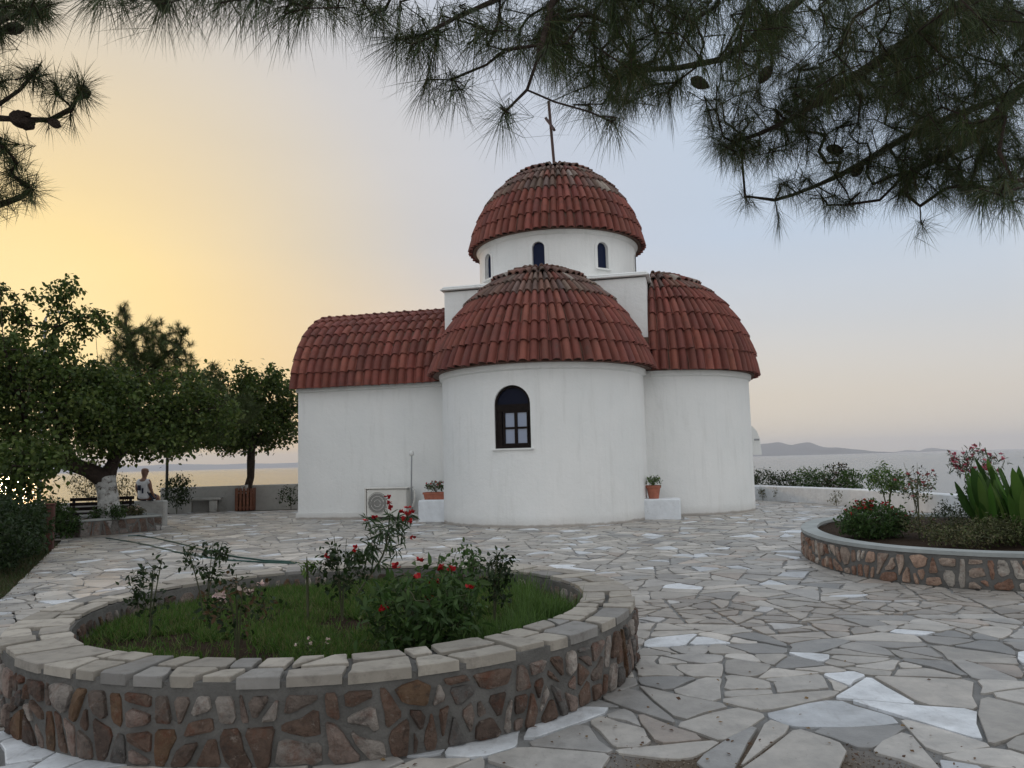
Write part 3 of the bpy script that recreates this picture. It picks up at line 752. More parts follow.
# --- clay tiles
TC = [(.20, .062, .046), (.185, .058, .044), (.225, .075, .055), (.165, .055, .043)]
GR = [(.15, .105, .085), (.18, .14, .115), (.12, .085, .07), (.17, .095, .07)]
def tile_strip(mb, base, nrm, side, L0, L1, w0, w1, hump, lift, thick, col, R):
    """one cover tile plus its half channels. base(t)->point at fraction t along the course; w width at bottom / top"""
    K = 10; XS = (-1, -.84, -.69, -.60, -.36, 0, .36, .60, .69, .84, 1); secs = []
    rows = (0, .5, 1.0)
    for t in rows:
        b = base(L0+(L1-L0)*t); nn = nrm(L0+(L1-L0)*t); w = w0+(w1-w0)*t; l = lift*(1-t)
        line = []
        for k in range(K+1):
            s = k/K*2-1      # -1..1 across full pitch
            s = XS[k]
            h = hump*math.sqrt(max(0, 1-(s/.70)**2))+.012 if abs(s) <= .69 else -.012*math.sin((abs(s)-.69)/.31*PI/2)
            line.append(b+side(L0+(L1-L0)*t)*(s*w*.5)+nn*(h+l))
        secs.append(line)
    b0 = base(L0); n0 = nrm(L0); low = [v-n0*thick for v in secs[0]]
    vs = low+secs[0]+secs[1]+secs[2]; m = K+1
    fs = [(r*m+k, r*m+k+1, (r+1)*m+k+1, (r+1)*m+k) for r in range(3) for k in range(K)]
    mb.add(vs, fs, 0, col)
def row_col(k, nr, R, seed, grey0):
    g = max(0, min(1, (k/nr-grey0)/.08))
    c = R.choice(TC); 
    if R.random() < g*.92: c = lerp(c, R.choice(GR), R.uniform(.6, 1.0))
    if g > .3 and R.random() < .06: c = lerp(c, (.42, .38, .33), R.uniform(.4, .9))
    return jit(c, .14)
def prof_r(th, b): return (1-b)*math.cos(th)+b*(1-math.sin(th))
def dome_tiles(mb, c, R, rise, z0, a0, a1, ncol, nrow, R_, grey0=.62, b=.1):
    def pt(a, t): th = t*PI/2; q = R*prof_r(th, b); return Vector((c[0]+q*math.cos(a), c[1]+q*math.sin(a), z0+rise*math.sin(th)))
    def nm(a, t):
        th = min(t, .999)*PI/2; dr = -R*((1-b)*math.sin(th)+b*math.cos(th)); dz = rise*math.cos(th); return Vector((dz*math.cos(a), dz*math.sin(a), -dr)).normalized()
    for k in range(nrow):
        t0 = k/nrow*.985; t1 = (k+1)/nrow*.985+.018
        rr = prof_r(t0*PI/2, b); div = 1 if rr > .52 else (2 if rr > .24 else 4)
        nc = max(3, round(ncol/div)); st = (a1-a0)/nc
        for j in range(nc):
            a = a0+(j+.5)*st+R_.gauss(0, .004); 
            w0 = R*rr*st; w1 = max(.02, R*prof_r(min(t1, .999)*PI/2, b)*st)
            sd = Vector((-math.sin(a), math.cos(a), 0)); dt = R_.gauss(0, .0022)
            hump = min(.098, w0*.42)*R_.uniform(.93, 1.07); lift = (.052 if k < 4 else .066)+R_.gauss(0, .005 if k < 4 else .012)
            tile_strip(mb, lambda t: pt(a, t), lambda t: nm(a, t), lambda t: sd, t0+dt, min(t1, .995), w0, w1, hump, lift, .034, row_col(k, nrow, R_, a, grey0), R_)
def vault_tiles(mb, org, ax, out, R, rise, z0, length, ncol, nrow, R_, grey0=2, b=0.0):
    """one side of a barrel vault. org = eave line start at the axis, ax = unit along, out = unit outwards"""
    for k in range(nrow):
        t0 = k/nrow*.985; t1 = (k+1)/nrow*.985+.018; st = length/ncol
        for j in range(ncol):
            o = org+ax*((j+.5)*st+R_.gauss(0, .005))
            def pt(t): th = t*PI/2; return o+out*(R*prof_r(th, b))+Vector((0, 0, z0+rise*math.sin(th)))
            def nm(t):
                th = min(t, .999)*PI/2; return (out*(rise*math.cos(th))+Vector((0, 0, R*((1-b)*math.sin(th)+b*math.cos(th))))).normalized()
            sd = ax if ax.cross(out).z < 0 else -ax
            sd = -sd
            tile_strip(mb, pt, nm, lambda t: sd, t0+R_.gauss(0, .002), t1, st, st, .092, .052+R_.gauss(0, .005), .032, row_col(k, nrow, R_, j, grey0), R_)
RT = random.Random(77)
def shell(mb, c, R, rise, z0, a0, a1, mi=1, b=.1):
    prof = [(R*prof_r(t*PI/2, b), rise*math.sin(t*PI/2)+z0) for t in np.linspace(0, 1, 14)]
    mb.lathe([(R-.25, z0-.005)]+prof, (c[0], c[1], 0), 48, mi, a0=a0, a1=a1)
MT['tileback'] = mat('roof_bedding', (.13, .075, .055), .95, var=.4, scale=10, bumps=.6)
RR_ = 2.74
for nm_, c, am, rise in (('apse_roof', (0, -3.0), S, 2.78), ('apse_roof', (2.78, 0), 0, 3.05), ('apse_roof', (0, 3.0), PI/2, 2.9)):
    RR_ = 2.84 if c[1] < -1 else 2.78; b = .25 if c[1] < -1 else .06
    mb = MB(); dome_tiles(mb, c, RR_, rise, 3.72, am-PI/2, am+PI/2, 36, 9, RT, .36 if c[1] < -1 else .50, b)
    shell(mb, c, RR_-.01, rise-.01, 3.72, am-PI/2, am+PI/2, b=b)
    d = Vector((math.cos(am), math.sin(am), 0)); sx = Vector((-d.y, d.x, 0))
    for sg in (-1, 1):
        if c[0] > 1: continue
        vault_tiles(mb, Vector((c[0], c[1], 0))-d*.46, d, sx*sg, RR_, rise, 3.72, .46, 2, 9, RT, .60, b)
    # bedding under the short straight bay
    n = 20; vs = []
    for q in (0, .46):
        for i in range(n+1):
            th = PI*i/n; vs.append(Vector((c[0], c[1], 0))-d*q+sx*((RR_-.012)*(prof_r(th, b) if th <= PI/2 else -prof_r(PI-th, b)))+Vector((0, 0, 3.72+(rise-.012)*math.sin(th))))
    mb.add(vs, [(i, i+1, n+2+i, n+1+i) for i in range(n)], 1)
    mb.build(nm_, ['tile', 'tileback'], ch, smooth=38)
mb = MB()
for sg in (-1, 1): vault_tiles(mb, Vector((-7.38, 0, 0)), Vector((1, 0, 0)), Vector((0, sg, 0)), 2.78, 2.42, 3.70, 4.80, 19, 9, RT, .8, .03)
n = 24; vs = []
for x in (-7.36, -2.6):
    for i in range(n+1):
        th = PI*i/n; vs.append((x, 2.745*math.cos(th), 3.715+2.425*math.sin(th)))
mb.add(vs, [(i, i+1, n+2+i, n+1+i) for i in range(n)]+[tuple(range(n+1))[::-1]], 1)
for k in range(12):     # ridge tiles
    x0 = -7.40+k*.4
    def b(t): return Vector((x0+t*.44, 0, 6.17+.02*(1-t)))
    tile_strip(mb, b, lambda t: Vector((0, 0, 1)), lambda t: Vector((0, 1, 0)), 0, 1, .30, .27, .07, .03, .02, jit(random.choice(TC)), RT)
mb.build('vault_roof', ['tile', 'tileback'], ch, smooth=38)
mb = MB(); dome_tiles(mb, (0, 0), 2.54, 2.59, 7.78, 0, 2*PI, 68, 9, RT, .25, .13); shell(mb, (0, 0), 2.55, 2.58, 7.78, 0, 2*PI, b=.13); mb.build('dome_roof', ['tile', 'tileback'], ch, smooth=38)
mb = MB(); mb.lathe([(.26, 10.32), (.20, 10.42), (.13, 10.50), (.06, 10.56), (0, 10.58)], n=10)
for k in range(6): a = k*PI/3; mb.lathe([(0, -.05), (.07, -.03), (.08, .02), (.04, .07), (0, .085)], (.17*math.cos(a), .17*math.sin(a), 10.40), 7)
mb.build('finial', 'cement', ch, smooth=60)
# cross: thin pole leaning a little, bar knocked askew
cr = MB(); top = Vector((-.10, .0, 12.62)); foot = Vector((0.02, 0, 10.38)); cr.tube([foot, foot.lerp(top, .5), top], .045, 6)
mid = foot.lerp(top, .66); 
d1 = (CU*.0); b0 = mid+Vector((-.19, .25, .34)); b1 = mid+Vector((.15, -.25, -.30)); cx_ = cr.build('cross', 'rust', ch); cr = MB(); cr.tube([b0, mid, b1], .055, 4); cr.build('crossbar', 'rust', cx_)

# drum windows
def arch_outline(hw, zb, zs, n=14): return [(-hw, zb), (hw, zb)]+[(hw*math.cos(PI*i/n), zs+hw*math.sin(PI*i/n)) for i in range(n+1)]
for (an, hw, zb, zs) in wn:
    def P(s, z, r): a = an+s/2.35; return (r*math.cos(a), r*math.sin(a), z)
    ol = arch_outline(hw+.085, zb-.02, zs); il = arch_outline(hw+.001, zb, zs); n = len(ol)
    mb = MB(); mb.add([P(s, z, 2.372) for s, z in ol]+[P(s, z, 2.372) for s, z in il]+[P(s, z, 2.34) for s, z in ol], [(i, (i+1) % n, n+(i+1) % n, n+i) for i in range(n)]+[(2*n+i, 2*n+(i+1) % n, (i+1) % n, i) for i in range(n)])
    a_ = an; mb.box((2.38*math.cos(a_), 2.38*math.sin(a_), zb-.03), (.5, .10, .04), a_+PI/2)
    wo = mb.build('window', 'plaster', ch)
    mb = MB(); mb.add([P(s, z, 2.27) for s, z in arch_outline(hw+.01, zb-.01, zs)], [tuple(range(n))]); mb.build('pane', 'bluepane', wo)
# apse window
an, hw, zb, zs = APW; Rw = 2.6
wloc = Vector((0, -3.0, 0))
def PW(s, z, d):      # flat joinery set d behind the face
    o = Vector((math.cos(an), math.sin(an), 0)); sd = Vector((-o.y, o.x, 0)); q = wloc+o*(Rw-d)+sd*s; return (q.x, q.y, z)
mb = MB()
ol = arch_outline(hw-.004, zb+.004, zs); il = arch_outline(hw-.055, zb+.08, zs); n = len(ol)
for d0, d1, A, B_ in ((.07, .13, ol, il),):
    mb.add([PW(s, z, d0) for s, z in A]+[PW(s, z, d0) for s, z in B_]+[PW(s, z, d1+.03) for s, z in A]+[PW(s, z, d1+.03) for s, z in B_],
           [(i, (i+1) % n, n+(i+1) % n, n+i) for i in range(n)]+[(n+i, n+(i+1) % n, 3*n+(i+1) % n, 3*n+i) for i in range(n)])
def bar(mb, s0, s1, z0, z1, d0, d1):
    vs = [PW(s, z, d) for d in (d0, d1) for s, z in ((s0, z0), (s1, z0), (s1, z1), (s0, z1))]
    mb.add(vs, [(0, 1, 2, 3), (7, 6, 5, 4), (0, 4, 5, 1), (1, 5, 6, 2), (2, 6, 7, 3), (3, 7, 4, 0)])
bar(mb, -hw+.05, hw-.05, 2.64, 2.80, .075, .15)
bar(mb, -hw+.05, -hw+.17, zb+.07, 2.65, .085, .15)
wo = mb.build('window', 'darkwood', ch)
x0, x1, y0, y1 = -.185, .335, zb+.115, 2.60
mb = MB(); t = .05
bar(mb, x0-.05, x0, y0-.045, y1+.04, .06, .10); bar(mb, x1, x1+.03, y0-.045, y1+.04, .06, .10); bar(mb, x0, x1, y0-.045, y0, .06, .10); bar(mb, x0, x1, y1, y1+.04, .06, .10)
xm = (x0+x1)/2; ym = (y0+y1)/2; bar(mb, xm-.035, xm+.035, y0, y1, .058, .10); bar(mb, x0, xm-.035, ym-.025, ym+.025, .062, .10); bar(mb, xm+.035, x1, ym-.025, ym+.025, .062, .10)
mb.build('sash', 'darkwood', wo)
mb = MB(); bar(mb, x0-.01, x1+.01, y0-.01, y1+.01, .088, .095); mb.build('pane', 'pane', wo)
mb = MB(); vs = [PW(s, z, .12) for s, z in arch_outline(hw-.03, zb+.03, zs)]; mb.add(vs, [tuple(range(len(vs)))]); mb.build('fanlight', 'stained', wo)
mb = MB(); bar(mb, -hw-.06, hw+.06, zb-.035, zb-.003, -.035, .15); mb.build('sill', 'plaster', wo)
# hooded niche sticking out of the far right side of the chapel
mb = MB(); n = 12; prof = [(0, 1.52), (0, 2.36)]
pts = [(-.16, 1.52), (.16, 1.52)]+[(.16, 2.0), (.16, 2.1)]
ring = [(0.0, 1.50), (.30, 1.50), (.30, 1.62), (.27, 1.98), (.2, 2.18), (.1, 2.30), (0, 2.36)]
vs = [(5.33+r, y, z) for y in (.05, .75) for r, z in ring]; m = len(ring)
mb.add(vs, [tuple(range(m))[::-1], tuple(range(m, 2*m))]+[(i, i+1, m+i+1, m+i) for i in range(m-1)])
mb.build('niche', 'plaster', ch, smooth=40)
mb = MB(); mb.box((5.52, .045, 1.93), (.14, .02, .05)); mb.build('niche_bracket', 'galv', ch)
mb = MB(); q = Vector((-2.62, -3.02, 2.05)); mb.box((-2.655, -3.1, 2.1), (.05, .08, .06)); mb.build('wall_hook', 'iron', ch)

# air conditioner outdoor unit
x0 = on_local(366.5, -3.15, 500); x1 = on_local(407.5, -3.15, 500); W_ = (x1-x0)
ac = empty('air_conditioner', L2W((x0+x1)/2, -3.02, 0), -CA); tag(ac, 'off white outdoor air conditioner unit standing against the chapel wall', 'air conditioner')
fw = W_*.97
mb = MB(); mb.box((0, 0, .47), (fw, .34, .74), bev=.02); mb.build('casing', 'acwhite', ac)
mb = MB(); mb.box((0, .02, .865), (fw+.10, .46, .035), bev=.01); mb.box((-fw/2-.035, .02, .42), (.04, .40, .86)); mb.build('shelter', 'acwhite', ac)
mb = MB(); gx = -fw*.22; r_ = .285
mb.lathe([(r_, 0), (r_+.02, .012), (r_+.03, 0)], n=28)
o = mb.build('fan_ring', 'acwhite', ac); o.location = (gx, -.172, .47); o.rotation_euler = (PI/2, 0, 0)
mb = MB(); mb.lathe([(0, 0), (r_, 0)], n=28); o = mb.build('fan_opening', 'black', ac); o.location = (gx, -.174, .47); o.rotation_euler = (PI/2, 0, 0)  # flat black disc painted in place of the shaded hollow behind the grille
mb = MB()
for k in range(19):
    s = -r_+(k+.5)*2*r_/19; h = math.sqrt(r_*r_-s*s); mb.box((gx+s, -.183, .47), (.008, .008, 2*h))
for k in (.3, .62, .92): mb.lathe([(r_*k, 0), (r_*k+.006, .004), (r_*k+.012, 0)], n=24)
mb.v = [(v if i < 19*8 else (gx+v[0], -.188-v[2], .47+v[1])) for i, v in enumerate(mb.v)]
mb.build('grille', 'acwhite', ac)
for s in (-1, 1): mb = MB(); mb.box((s*fw*.36, 0, .05), (.08, .36, .10)); mb.build('foot', 'iron', ac)
mb = MB(); mb.tube([(fw/2, .05, .30), (fw/2+.10, .03, .36), (fw/2+.16, .05, .62), (fw/2+.10, .16, .78), (fw/2+.06, .27, .8)], .022, 6); mb.tube([(fw/2, 0, .22), (fw/2+.16, -.06, .16), (fw/2+.40, -.02, .08), (fw/2+.62, .1, .05)], .018, 6); mb.build('pipe', 'acwhite', ac)
# small garden lamp on a thin stem
xl = on_local(411.5, -2.95, 500); lt = empty('garden_lamp', L2W(xl, -2.95, 0), -CA); tag(lt, 'thin garden lamp with tiny round head between the air conditioner and flower box', 'lamp')
mb = MB(); mb.tube([(0.03, 0, 0), (0.0, 0, .9), (0.02, 0, 1.72)], .02, 6); mb.build('stem', 'galv', lt)
mb = MB(); mb.lathe([(0, 0), (.05, .01), (.075, .07), (.06, .13), (0, .16)], (.02, 0, 1.70), 12); mb.build('lamp_head', 'globe', lt, smooth=60)

# limewashed blocks with flower pots
def block(pxa, pxb, yl, h, dep, label):
    xa, xb = on_local(pxa, yl, 510), on_local(pxb, yl, 510)
    o = empty('masonry_block')
    bpy.data.objects.remove(o)
    mb = MB(); mb.box((0, 0, h/2-.02), (xb-xa, dep, h+.04), bev=.03); o = mb.build('masonry_block', 'whiteblock', smooth=30)
    p = L2W((xa+xb)/2, yl+dep/2); o.location = p; o.rotation_euler = (0, 0, -CA); tag(o, label, 'block'); return p, xb-xa
bl, wl = block(418, 446, -3.75, .56, .9, 'white limewashed block holding the long flower box by the chapel corner')
br, wr = block(637, 680.5, -3.55, .50, .62, 'white limewashed block holding a round clay pot between two apses')
fb = empty('flower_box', bl+Vector((-.04, -.05, .56)), -CA); tag(fb, 'rectangular terracotta flower box with red and yellow flowers', 'flower box')
mb = MB(); a, b_, h = .27, .10, .19; q = .03
mb.add([(-a, -b_, 0), (a, -b_, 0), (a, b_, 0), (-a, b_, 0), (-a-q, -b_-q, h), (a+q, -b_-q, h), (a+q, b_+q, h), (-a-q, b_+q, h), (-a, -b_, h), (a, -b_, h), (a, b_, h), (-a, b_, h)],
       [(3, 2, 1, 0)]+[(i, (i+1) % 4, 4+(i+1) % 4, 4+i) for i in range(4)]+[(4+i, 4+(i+1) % 4, 8+(i+1) % 4, 8+i) for i in range(4)])
mb.box((0, -b_-q-.004, h-.03), (2*a+2*q+.02, .02, .05)); mb.build('box', 'terra', fb); mb = MB(); mb.box((0, 0, h-.03), (2*a, 2*b_, .03)); mb.build('soil', 'soil', fb)
px_ = on_local(653.5, -3.3, 490); pt_ = empty('flower_pot', L2W(px_, -3.3, .50), 0); tag(pt_, 'round clay flower pot with a trailing plant on the white block', 'flower pot')
mb = MB(); mb.lathe([(0, 0), (.12, 0), (.165, .26), (.185, .26), (.19, .32), (.165, .325), (.16, .28), (0, .28)], n=24); mb.build('pot', 'terra', pt_, smooth=35)

# ------------------------------------------------------------------ growing plants
def catline(P, step):
    P = [Vector(p) for p in P]; Q = [P[0]]+P+[P[-1]]; out = []
    for i in range(1, len(Q)-2):
        p0, p1, p2, p3 = Q[i-1:i+3]; n = max(1, int((p2-p1).length/step))
        for k in range(n):
            t = k/n; out.append(.5*((2*p1)+(p2-p0)*t+(2*p0-5*p1+4*p2-p3)*t*t+(-p0+3*p1-3*p2+p3)*t**3))
    out.append(P[-1]); return out
class Tree:
    """skeleton: limbs drawn by hand, twigs reaching from the nearest limb to every target point"""
    def __init__(s, lines, step=.25):
        s.p = []; s.par = []; s.tips = []
        for i, L in enumerate(lines):
            pts = catline(L, step)
            if i == 0: par = -1
            else:
                A = np.array([tuple(q) for q in s.p]); par = int(np.argmin(((A-np.array(pts[0]))**2).sum(1)))
            for q in pts:
                s.p.append(q); s.par.append(par); par = len(s.p)-1
    def reach(s, T, step=.2, sag=.0, wob=.03, first=0, back=.25):
        T = [Vector(t) for t in T]; A = np.array([tuple(q) for q in s.p]); TT = np.array([tuple(t) for t in T])
        d0 = np.array([np.sqrt(((A[first:]-t)**2).sum(1)).min() for t in TT]); root = s.p[0]
        buf = np.zeros((len(A)+len(T)*14, 3)); buf[:len(A)] = A; n = len(A)
        for i in np.argsort(d0):
            t = TT[i]; D = buf[first:n]-t; d = np.sqrt((D**2).sum(1))
            k = int(np.argmin(d))+first; a = s.p[k]; L = (T[i]-a).length; m = min(12, max(1, int(L/step)))
            par = k
            # leave the parent along its own direction, then bend to the target
            pd = (a-s.p[s.par[k]]).normalized() if s.par[k] >= 0 else Vector((0, 0, 1))
            c = a.lerp(T[i], .4)+pd*L*back+Vector((0, 0, sag*L))
            for j in range(1, m+1):
                u = j/m; q = a*(1-u)**2+c*2*u*(1-u)+T[i]*u*u
                if j < m: q = q+Vector((random.gauss(0, wob), random.gauss(0, wob), random.gauss(0, wob)))*L*.5
                s.p.append(q); s.par.append(par); par = len(s.p)-1; buf[n] = q; n += 1
            s.tips.append(par)
    def wood(s, name, mat_, parent, r_tip, r_base, n=5, cut=None):
        N_ = len(s.p); cnt = np.zeros(N_)
        kids = [[] for _ in range(N_)]
        for i, p in enumerate(s.par):
            if p >= 0: kids[p].append(i)
        for i in range(N_-1, -1, -1):
            if not kids[i]: cnt[i] = 1
            if s.par[i] >= 0: cnt[s.par[i]] += cnt[i]
        e = math.log(r_base/r_tip)/math.log(max(cnt[0], 2)); r = r_tip*cnt**e
        mb = MB(); stack = [0]; roots = [(0, None)]
        while roots:
            st, pa = roots.pop(); line = [] if pa is None else [pa]; cur = st
            while True:
                line.append(cur); k = sorted(kids[cur], key=lambda q: -cnt[q])
                for o in k[1:]: roots.append((o, cur))
                if not k: break
                cur = k[0]
            rad = [r[i] for i in line]
            if pa is not None: rad[0] = rad[1]
            if len(line) > 1: mb.tube([s.p[i] for i in line], rad, n if max(rad) < .05 else 9, cap=False)
        s.r = r
        return mb.build(name, mat_, parent, smooth=60)
    def dirs(s):
        P = np.array([tuple(s.p[i]) for i in s.tips]); Q = np.array([tuple(s.p[s.par[i]]) for i in s.tips]); return P, norm(P-Q)
def ellip(c, r, n, hollow=.3):
    v = norm(rng.normal(size=(n, 3))); rad = (hollow**3+(1-hollow**3)*rng.random((n, 1)))**(1/3)
    return np.array(c)+v*rad*np.array(r)
LEAF_V = [(0, 0, 0), (.28, .30, .05), (.62, .26, .04), (1, 0, -.12), (.62, -.26, .04), (.28, -.30, .05), (.5, 0, -.03)]
LEAF_F = [(0, 6, 1), (1, 6, 2), (2, 6, 3), (3, 6, 4), (4, 6, 5), (5, 6, 0)]
LEAF_S = [(0, 0, 0), (.45, .30, .04), (1, 0, -.06), (.45, -.30, .04)]; LEAF_SF = [(0, 2, 1), (0, 3, 2)]
def leaves(name, P, D, size, pal, parent, droop=.4, spread=.9, per=30, rad=.3, aspect=1.0, material='leaf', simple=True, alen=None, pw=.5):
    n = len(P)*per; rad = np.repeat(np.broadcast_to(np.array(rad, float).reshape(-1, 1), (len(P), 1)), per, 0)
    base = np.repeat(P, per, 0)+rng.normal(size=(n, 3))*rad*np.array([1, 1, .8])*.6
    d = norm(np.repeat(D, per, 0)*(1-spread)+rng.normal(size=(n, 3))*spread*.8+np.array([0, 0, -droop]))
    X, Y, Z = frames(d, roll=norm(rng.normal(size=(n, 3))*.7+np.array([0, 0, .0])) )
    # blades mostly face the sky
    up = np.array([0, 0, 1.0])+rng.normal(size=(n, 3))*.55; Y = norm(np.cross(up, X)); Z = np.cross(X, Y)
    s = size*rng.uniform(.6, 1.25, (n, 1)); col = np.array(pal)[rng.integers(0, len(pal), n)]*rng.uniform(.7, 1.3, (n, 1))
    return inst(name, LEAF_S if simple else LEAF_V, LEAF_SF if simple else LEAF_F, base, X*s, Y*s*aspect, Z*s, col, material, parent)
PAL_MUL = [(.055, .09, .018), (.075, .11, .024), (.042, .07, .016), (.10, .13, .032)]
PAL_DARK = [(.022, .042, .012), (.03, .052, .015), (.018, .032, .01)]
PAL_MID = [(.05, .10, .025), (.07, .12, .035), (.04, .08, .02)]
PAL_DRY = [(.10, .11, .05), (.14, .12, .06), (.07, .08, .035)]
PAL_LIME = [(.10, .17, .04), (.08, .14, .03), (.13, .19, .05)]

# --- mulberry on the left, limewashed trunk
def px(x, y, Y): return tuple(at(x, y, Y))
b0 = G(111, 523, .38); b0.y = 18.55; b0.x = at(110, 500, 18.55).x
t = empty('mulberry_tree', (0, 0, 0)); tag(t, 'spreading mulberry tree with limewashed leaning trunk in the square stone planter', 'tree')
mb = MB(); tr = [b0+Vector((0, 0, -.05)), b0+Vector((-.02, 0, .25)), b0+Vector((-.06, 0, .6)), b0+Vector((-.14, 0, .98))]
mb.tube(tr, [.30, .245, .225, .235], 14); mb.build('trunk', 'bark_lime', t, smooth=60)
top = b0+Vector((-.14, 0, .94)); Y0 = 18.4
T = Tree([[top, px(88, 470, 18.3), px(60, 460, 18), px(28, 445, 17.4), px(-10, 415, 17), px(-60, 380, 16.5)],
          [px(75, 466, 18.2), px(60, 430, 18.2), px(45, 390, 18.2), px(52, 340, 18.3), px(72, 285, 18.4)],
          [top, px(118, 455, 18.6), px(150, 430, 18.8), px(185, 415, 19.2), px(225, 405, 19.6)],
          [px(118, 455, 18.6), px(110, 420, 19), px(100, 380, 19.2), px(95, 325, 19)],
          [px(30, 440, 17.5), px(20, 400, 17), px(5, 350, 16.6), px(0, 290, 16.4)],
          [px(150, 430, 18.8), px(160, 400, 19), px(150, 375, 19)],
          [px(28, 445, 17.4), px(20, 455, 15.8), px(10, 470, 14.8)]], .3)
first = 0; tg = []
def cl(x, y, Y, rx, ry, n, h=.2, rz=None): tg.extend(ellip(px(x, y, Y), (rx*Y/765, (rz or rx*Y/765*.9), ry*Y/765), n, h))
cl(55, 415, 18, 95, 48, 210, .1); cl(130, 415, 19, 70, 42, 120, .1); cl(-30, 420, 17, 60, 60, 70); cl(-70, 380, 16.5, 70, 80, 50)
cl(20, 372, 17.3, 60, 30, 85, .1); cl(25, 348, 17.6, 50, 14, 46, .1); cl(95, 388, 19, 45, 26, 60); cl(200, 420, 19.5, 38, 26, 60); cl(20, 470, 15.3, 28, 26, 30); cl(40, 455, 16, 40, 16, 26)
cl(150, 442, 18.6, 45, 10, 26); cl(180, 395, 19.3, 35, 25, 24)
for L, n in (([(0, 340), (5, 300), (-10, 285)], 12), ([(45, 350), (60, 310), (75, 280)], 20), ([(20, 330), (28, 295)], 10), ([(60, 330), (88, 308), (98, 316)], 10), ([(90, 345), (105, 325), (112, 322)], 8), ([(45, 335), (50, 300), (68, 290)], 9), ([(10, 345), (12, 300)], 8), ([(80, 340), (84, 322)], 7), ([(-10, 340), (-20, 300)], 8)):
    for k in range(n):
        u = random.random(); i = min(int(u*(len(L)-1)), len(L)-2); f_ = u*(len(L)-1)-i
        tg.append(np.array(px(L[i][0]+(L[i+1][0]-L[i][0])*f_, L[i][1]+(L[i+1][1]-L[i][1])*f_, 18))+rng.normal(size=3)*.13)
T.reach(tg, .3, .05)
T.wood('limbs', 'bark', t, .006, .24)
P_, D_ = T.dirs(); hi_ = P_[:, 2] > 4.1; k_ = np.where(hi_, 24, 48)
leaves('crown', np.repeat(P_, k_, 0), np.repeat(D_, k_, 0), .112, PAL_MUL, t, per=1, rad=np.repeat(np.where(hi_, .15, .30), k_), aspect=1.05, droop=.5, simple=False)

# --- mulberry in the slatted tub by the chapel
t = empty('mulberry_tree', (0, 0, 0)); tag(t, 'round topped young tree on a slim trunk in the slatted tub near the chapel', 'tree')
B = Vector((W2.x, W2.y, .55)); tz = Vector(px(251, 460, 27.6))
mb = MB(); mb.tube([B, B.lerp(tz, .5)+Vector((.08, 0, 0)), tz], [.15, .13, .15], 10)
mb.build('trunk', 'bark', t, smooth=60)
mb = MB(); mb.tube([B, B+Vector((-.02, 0, .35))], [.158, .150], 10); mb.build('limewash_band', 'bark_lime', t, smooth=60)
T = Tree([[tz, px(252, 440, 27.5), px(255, 410, 27.5), px(262, 380, 27.5)], [px(252, 445, 27.5), px(230, 430, 27.3), px(205, 425, 27)], [px(252, 440, 27.5), px(275, 425, 27.6), px(292, 415, 27.6)], [px(253, 425, 27.5), px(243, 395, 27.5), px(246, 368, 27.5)]], .3)
tg = []
cl(238, 430, 27.5, 62, 22, 150, .1); cl(262, 402, 27.6, 38, 24, 120, .1); cl(205, 438, 27, 45, 14, 50); cl(245, 378, 27.5, 9, 14, 14); cl(271, 378, 27.5, 10, 11, 14); cl(210, 395, 26.8, 25, 25, 30)
T.reach(tg, .35, .05); T.wood('limbs', 'bark', t, .008, .14); P_, D_ = T.dirs()
leaves('crown', P_, D_, .155, PAL_MUL, t, per=38, rad=.30, aspect=1.15, droop=.4)

# --- pine needles
ND_V = [(0, -.5, 0), (0, .5, 0), (.55, .42, -.02), (.55, -.42, -.02), (1, 0, -.08)]; ND_F = [(0, 1, 2, 3), (3, 2, 4)]
def needles(name, P, A, length, width, per, parent, pal, back=.10, theta=(38, 16), grav=.30, keep=None):
    n = len(P)*per; A2 = np.repeat(A, per, 0); u = rng.random((n, 1))**1.3
    base = np.repeat(P, per, 0)-A2*u*back
    pr_ = norm(np.cross(A2, rng.normal(size=(n, 3)))); th = np.radians(np.clip(rng.normal(theta[0], theta[1], (n, 1)), 4, 95))
    d = norm(A2*np.cos(th)+pr_*np.sin(th)+np.array([0, 0, -grav])*rng.uniform(.3, 1.3, (n, 1)))
    L = length*rng.uniform(.72, 1.15, (n, 1)); X, Y, Z = frames(d)
    z2 = np.cross(X, np.cross(np.array([0, 0, 1.0]), X)); Z = norm(z2+1e-6); Y = norm(np.cross(Z, X)+rng.normal(size=(n, 3))*.6)
    col = np.array(pal)[rng.integers(0, len(pal), n)]*rng.uniform(.7, 1.3, (n, 1))
    return inst(name, ND_V, ND_F, base, X*L, Y*width, Z*L, col, 'needle', parent)
PAL_PINE = [(.034, .058, .014), (.05, .075, .018), (.026, .044, .012), (.07, .062, .022)]

